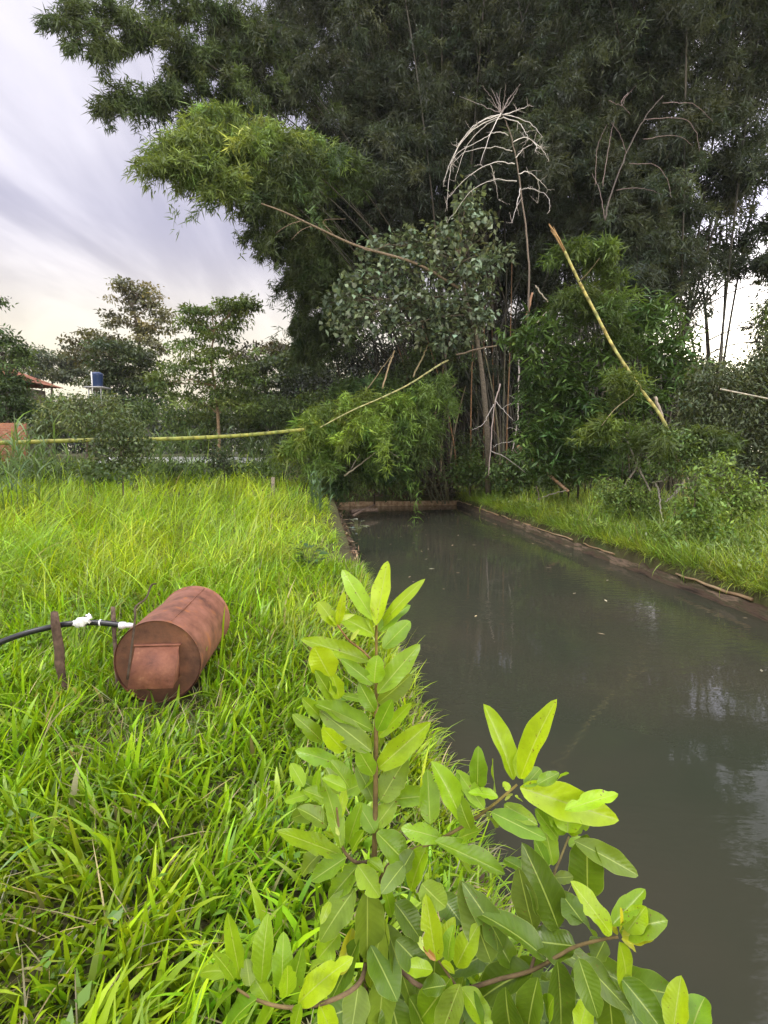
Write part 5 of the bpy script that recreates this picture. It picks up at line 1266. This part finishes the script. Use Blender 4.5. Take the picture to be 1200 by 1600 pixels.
# right shoot
mb = MB()
for a in ((689, 1310, 631, 1293, 31, BR), (666, 1324, 638, 1391, 35, BR), (718, 1276, 684, 1197, 38, BR), (672, 1285, 668, 1206, 35, MD), (716, 1310, 746, 1298, 26, MD), (683, 1316, 786, 1362, 38, MD), (700, 1320, 735, 1365, 26, BR), (735, 1295, 712, 1240, 26, MD),
          (801, 1215, 763, 1106, 38, YG), (815, 1213, 860, 1099, 35, YG), (812, 1215, 826, 1160, 26, YG), (817, 1232, 958, 1279, 47, YG), (885, 1265, 964, 1239, 27, BR), (770, 1270, 850, 1309, 31, MD), (789, 1258, 838, 1288, 25, BR), (746, 1232, 747, 1173, 27, MD), (775, 1235, 768, 1188, 27, MD), (777, 1245, 737, 1236, 17, BR),
          (755, 1262, 715, 1205, 26, BR), (745, 1262, 716, 1212, 24, MD), (840, 1225, 872, 1208, 22, MD), (870, 1220, 885, 1206, 14, BR), (795, 1235, 787, 1222, 12, YG), (805, 1245, 815, 1252, 10, YG), (820, 1228, 845, 1200, 26, MD), (800, 1240, 790, 1250, 9, PAL), (760, 1275, 775, 1290, 22, OLD)):
    L_(mb, None, *a, 1.03 + rc(-.03, .03))
mb.build('foliage', M['bigleaf'], root)
# right twig
mb = MB()
for a in ((887, 1300, 888, 1262, 40, YG), (890, 1302, 925, 1275, 28, BR), (884, 1300, 855, 1262, 24, MD), (871, 1310, 838, 1266, 29, MD), (864, 1350, 850, 1285, 27, MD), (855, 1355, 838, 1315, 24, DKL), (900, 1315, 998, 1366, 38, OLD), (918, 1398, 917, 1308, 52, DKL), (890, 1322, 915, 1310, 18, BR), (866, 1372, 895, 1370, 18, OLD), (819, 1360, 788, 1342, 24, MD), (892, 1305, 908, 1300, 12, PAL)):
    L_(mb, None, *a, 1.05 + rc(-.02, .02))
for a in ((871, 1447, 826, 1331, 54, DKL), (850, 1496, 747, 1416, 50, DKL), (766, 1500, 721, 1381, 46, BLU), (785, 1480, 738, 1392, 40, BLU), (897, 1478, 829, 1470, 60, DKL), (829, 1517, 742, 1558, 54, DKL), (833, 1450, 811, 1362, 38, BLU), (800, 1510, 760, 1440, 36, DKL), (910, 1440, 880, 1400, 40, BLU), (925, 1460, 900, 1425, 30, DKL), (900, 1420, 875, 1395, 26, OLD), (945, 1470, 930, 1500, 34, BLU)):
    L_(mb, None, *a, 1.0 + rc(-.02, .03))
mb.build('foliage', M['bigleaf'], root)
# lower right shoots
mb = MB()
for a in ((954, 1458, 895, 1380, 46, YG), (957, 1445, 1006, 1392, 30, MD), (970, 1455, 1037, 1437, 46, MD), (973, 1462, 1021, 1461, 25, YEL), (968, 1475, 988, 1571, 37, YG), (972, 1468, 996, 1486, 12, YEL), (968, 1455, 973, 1422, 13, YEL), (965, 1460, 958, 1446, 9, YEL), (980, 1455, 1008, 1418, 30, BR)):
    L_(mb, None, *a, .955 + rc(-.015, .015))
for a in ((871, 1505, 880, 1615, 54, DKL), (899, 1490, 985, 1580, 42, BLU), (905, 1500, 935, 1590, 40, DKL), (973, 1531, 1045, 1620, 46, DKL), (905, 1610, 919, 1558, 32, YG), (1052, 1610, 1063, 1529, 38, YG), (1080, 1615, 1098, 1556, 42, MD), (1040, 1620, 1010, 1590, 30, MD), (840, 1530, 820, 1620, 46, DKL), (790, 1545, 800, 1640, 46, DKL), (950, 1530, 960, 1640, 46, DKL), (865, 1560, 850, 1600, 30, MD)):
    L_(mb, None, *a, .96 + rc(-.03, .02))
mb.build('foliage', M['bigleaf'], root)
# centre yellow shoot
mb = MB()
for a in ((681, 1499, 666, 1405, 36, YG), (681, 1498, 709, 1437, 23, YG), (675, 1516, 631, 1509, 29, YG), (676, 1494, 648, 1460, 14, PAL), (682, 1500, 676, 1478, 12, PAL), (690, 1505, 713, 1519, 14, YG), (714, 1509, 743, 1450, 33, BR), (700, 1500, 705, 1450, 26, MD), (680, 1500, 662, 1480, 10, (.4, .2, .06)),
          (703, 1530, 652, 1602, 42, MD), (718, 1540, 686, 1625, 36, OLD), (722, 1545, 768, 1612, 38, BR), (740, 1550, 745, 1620, 36, DKL), (696, 1540, 660, 1545, 30, DKL)):
    L_(mb, None, *a, .985 + rc(-.015, .015))
mb.build('foliage', M['bigleaf'], root)
# lower left shoot
mb = MB()
for a in ((468, 1566, 539, 1499, 42, YG), (440, 1545, 443, 1461, 30, BR), (375, 1527, 357, 1434, 26, BR), (366, 1520, 309, 1514, 27, BR), (409, 1532, 416, 1438, 36, BR), (455, 1550, 471, 1486, 27, MD), (448, 1556, 450, 1512, 30, BR), (370, 1545, 322, 1590, 28, MD), (400, 1562, 348, 1606, 38, MD), (420, 1565, 392, 1520, 26, BR), (430, 1570, 395, 1625, 38, BR), (470, 1570, 455, 1625, 30, BR), (390, 1540, 385, 1500, 26, OLD), (365, 1530, 340, 1492, 22, MD), (500, 1570, 520, 1620, 34, YG), (482, 1520, 500, 1500, 16, OLD)):
    L_(mb, None, *a, .93 + rc(-.02, .02))
mb.build('foliage', M['bigleaf'], root)
# older dark inner leaves filling the shrub below
mb = MB()
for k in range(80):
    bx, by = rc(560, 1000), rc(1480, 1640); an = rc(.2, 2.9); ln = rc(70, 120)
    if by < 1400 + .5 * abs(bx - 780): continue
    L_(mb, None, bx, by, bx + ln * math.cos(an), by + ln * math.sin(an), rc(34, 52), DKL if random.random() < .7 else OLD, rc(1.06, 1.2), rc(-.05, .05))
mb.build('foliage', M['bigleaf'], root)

# ------------------------------------------------------------------ sky and light
w = bpy.data.worlds.new("World"); sc.world = w; w.use_nodes = True
nt = w.node_tree; N = nt.nodes; Lk = nt.links; N.clear()
out = N.new('ShaderNodeOutputWorld'); bg = N.new('ShaderNodeBackground'); Lk.new(bg.outputs[0], out.inputs[0])
SUN_EL, SUN_AZ = R(62), R(-115)      # azimuth from +Y towards +X
sky = N.new('ShaderNodeTexSky'); sky.sky_type = 'NISHITA'; sky.sun_disc = False; sky.sun_elevation = SUN_EL; sky.sun_rotation = SUN_AZ
tc = N.new('ShaderNodeTexCoord'); sp = N.new('ShaderNodeSeparateXYZ'); Lk.new(tc.outputs['Generated'], sp.inputs[0])
def mth(op, a, b=None):
    n = N.new('ShaderNodeMath'); n.operation = op
    for i, x in enumerate((a, b)):
        if x is None: continue
        if isinstance(x, (int, float)): n.inputs[i].default_value = x
        else: Lk.new(x, n.inputs[i])
    return n.outputs[0]
def mr(x, a, b, c=0.0, d=1.0):
    n = N.new('ShaderNodeMapRange'); n.interpolation_type = 'SMOOTHSTEP'
    for k, v in (('From Min', a), ('From Max', b), ('To Min', c), ('To Max', d)): n.inputs[k].default_value = v
    Lk.new(x, n.inputs[0]); return n.outputs[0]
zz = mth('MAXIMUM', sp.outputs[2], 0.0)
den = mth('ADD', zz, .22)
cx = mth('DIVIDE', sp.outputs[0], den); cy = mth('DIVIDE', sp.outputs[1], den)
cmb = N.new('ShaderNodeCombineXYZ'); Lk.new(cx, cmb.inputs[0]); Lk.new(cy, cmb.inputs[1])
mp = N.new('ShaderNodeMapping'); mp.inputs['Scale'].default_value = (1.5, .6, 1); mp.inputs['Rotation'].default_value = (0, 0, R(-42)); mp.inputs['Location'].default_value = (.4, .3, 0)
Lk.new(cmb.outputs[0], mp.inputs[0])
no = N.new('ShaderNodeTexNoise'); no.inputs['Scale'].default_value = 1.25; no.inputs['Detail'].default_value = 7; no.inputs['Roughness'].default_value = .5; no.inputs['Distortion'].default_value = .4
Lk.new(mp.outputs[0], no.inputs[0])
cl = mr(no.outputs[0], .38, .60)
def mixc(f, a, b):
    n = N.new('ShaderNodeMix'); n.data_type = 'RGBA'
    if isinstance(f, (int, float)): n.inputs[0].default_value = f
    else: Lk.new(f, n.inputs[0])
    for k, x in ((6, a), (7, b)):
        if isinstance(x, tuple): n.inputs[k].default_value = (*x, 1)
        else: Lk.new(x, n.inputs[k])
    return n.outputs[2]
cloud = mixc(cl, (.46, .45, .57), (.88, .85, .94))
low = mr(sp.outputs[2], .10, .36, 1, 0)
warm = mixc(mr(no.outputs[0], .3, .7), (.86, .76, .55), (.98, .90, .62))
cloud = mixc(mth('MULTIPLY', low, .85), cloud, warm)
# a thin overcast is much brighter overhead and towards the veiled sun behind the camera
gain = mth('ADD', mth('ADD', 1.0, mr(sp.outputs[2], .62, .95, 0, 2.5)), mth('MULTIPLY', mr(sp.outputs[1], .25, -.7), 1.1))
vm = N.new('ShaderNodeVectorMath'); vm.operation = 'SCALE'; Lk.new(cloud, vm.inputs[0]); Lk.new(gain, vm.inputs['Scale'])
sk = N.new('ShaderNodeVectorMath'); sk.operation = 'SCALE'; sk.inputs['Scale'].default_value = .07; Lk.new(sky.outputs[0], sk.inputs[0])
# a patch of much brighter cloud low on the right, behind the trees
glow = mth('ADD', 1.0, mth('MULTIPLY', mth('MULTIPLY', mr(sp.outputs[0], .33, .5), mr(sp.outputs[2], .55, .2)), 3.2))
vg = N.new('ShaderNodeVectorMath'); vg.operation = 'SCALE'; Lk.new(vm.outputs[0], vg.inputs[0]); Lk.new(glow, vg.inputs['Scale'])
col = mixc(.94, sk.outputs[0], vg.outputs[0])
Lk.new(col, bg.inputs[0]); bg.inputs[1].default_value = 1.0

sun = bpy.data.lights.new("sun", 'SUN'); sun.energy = 1.5; sun.angle = R(12); sun.color = (1, .96, .88)
so = bpy.data.objects.new("sun", sun); COL.objects.link(so)
sd = Vector((math.sin(SUN_AZ) * math.cos(SUN_EL), math.cos(SUN_AZ) * math.cos(SUN_EL), math.sin(SUN_EL)))
so.rotation_euler = (-sd).to_track_quat('-Z', 'Y').to_euler()

sc.view_settings.view_transform = 'Standard'; sc.view_settings.look = 'None'; sc.view_settings.exposure = 0.35; sc.view_settings.gamma = 1.0
sc.view_settings.use_curve_mapping = False
sc.cycles.max_bounces = 6; sc.cycles.diffuse_bounces = 3; sc.cycles.glossy_bounces = 3; sc.cycles.transmission_bounces = 4; sc.cycles.transparent_max_bounces = 4
sc.cycles.use_denoising = True

# thin haze volume added to lift the dark foliage and soften depth
m, nt, N, Lk, out = newmat('haze')
pv = N.new('ShaderNodeVolumePrincipled'); pv.inputs['Color'].default_value = (.9, .9, .95, 1); pv.inputs['Density'].default_value = .0003; pv.inputs['Anisotropy'].default_value = 0
Lk.new(pv.outputs[0], out.inputs['Volume'])
mb = MB(); box(mb, (0, 65, 17), (300, 240, 40)); tag(mb.build('haze', m, None, False), kind='stuff')
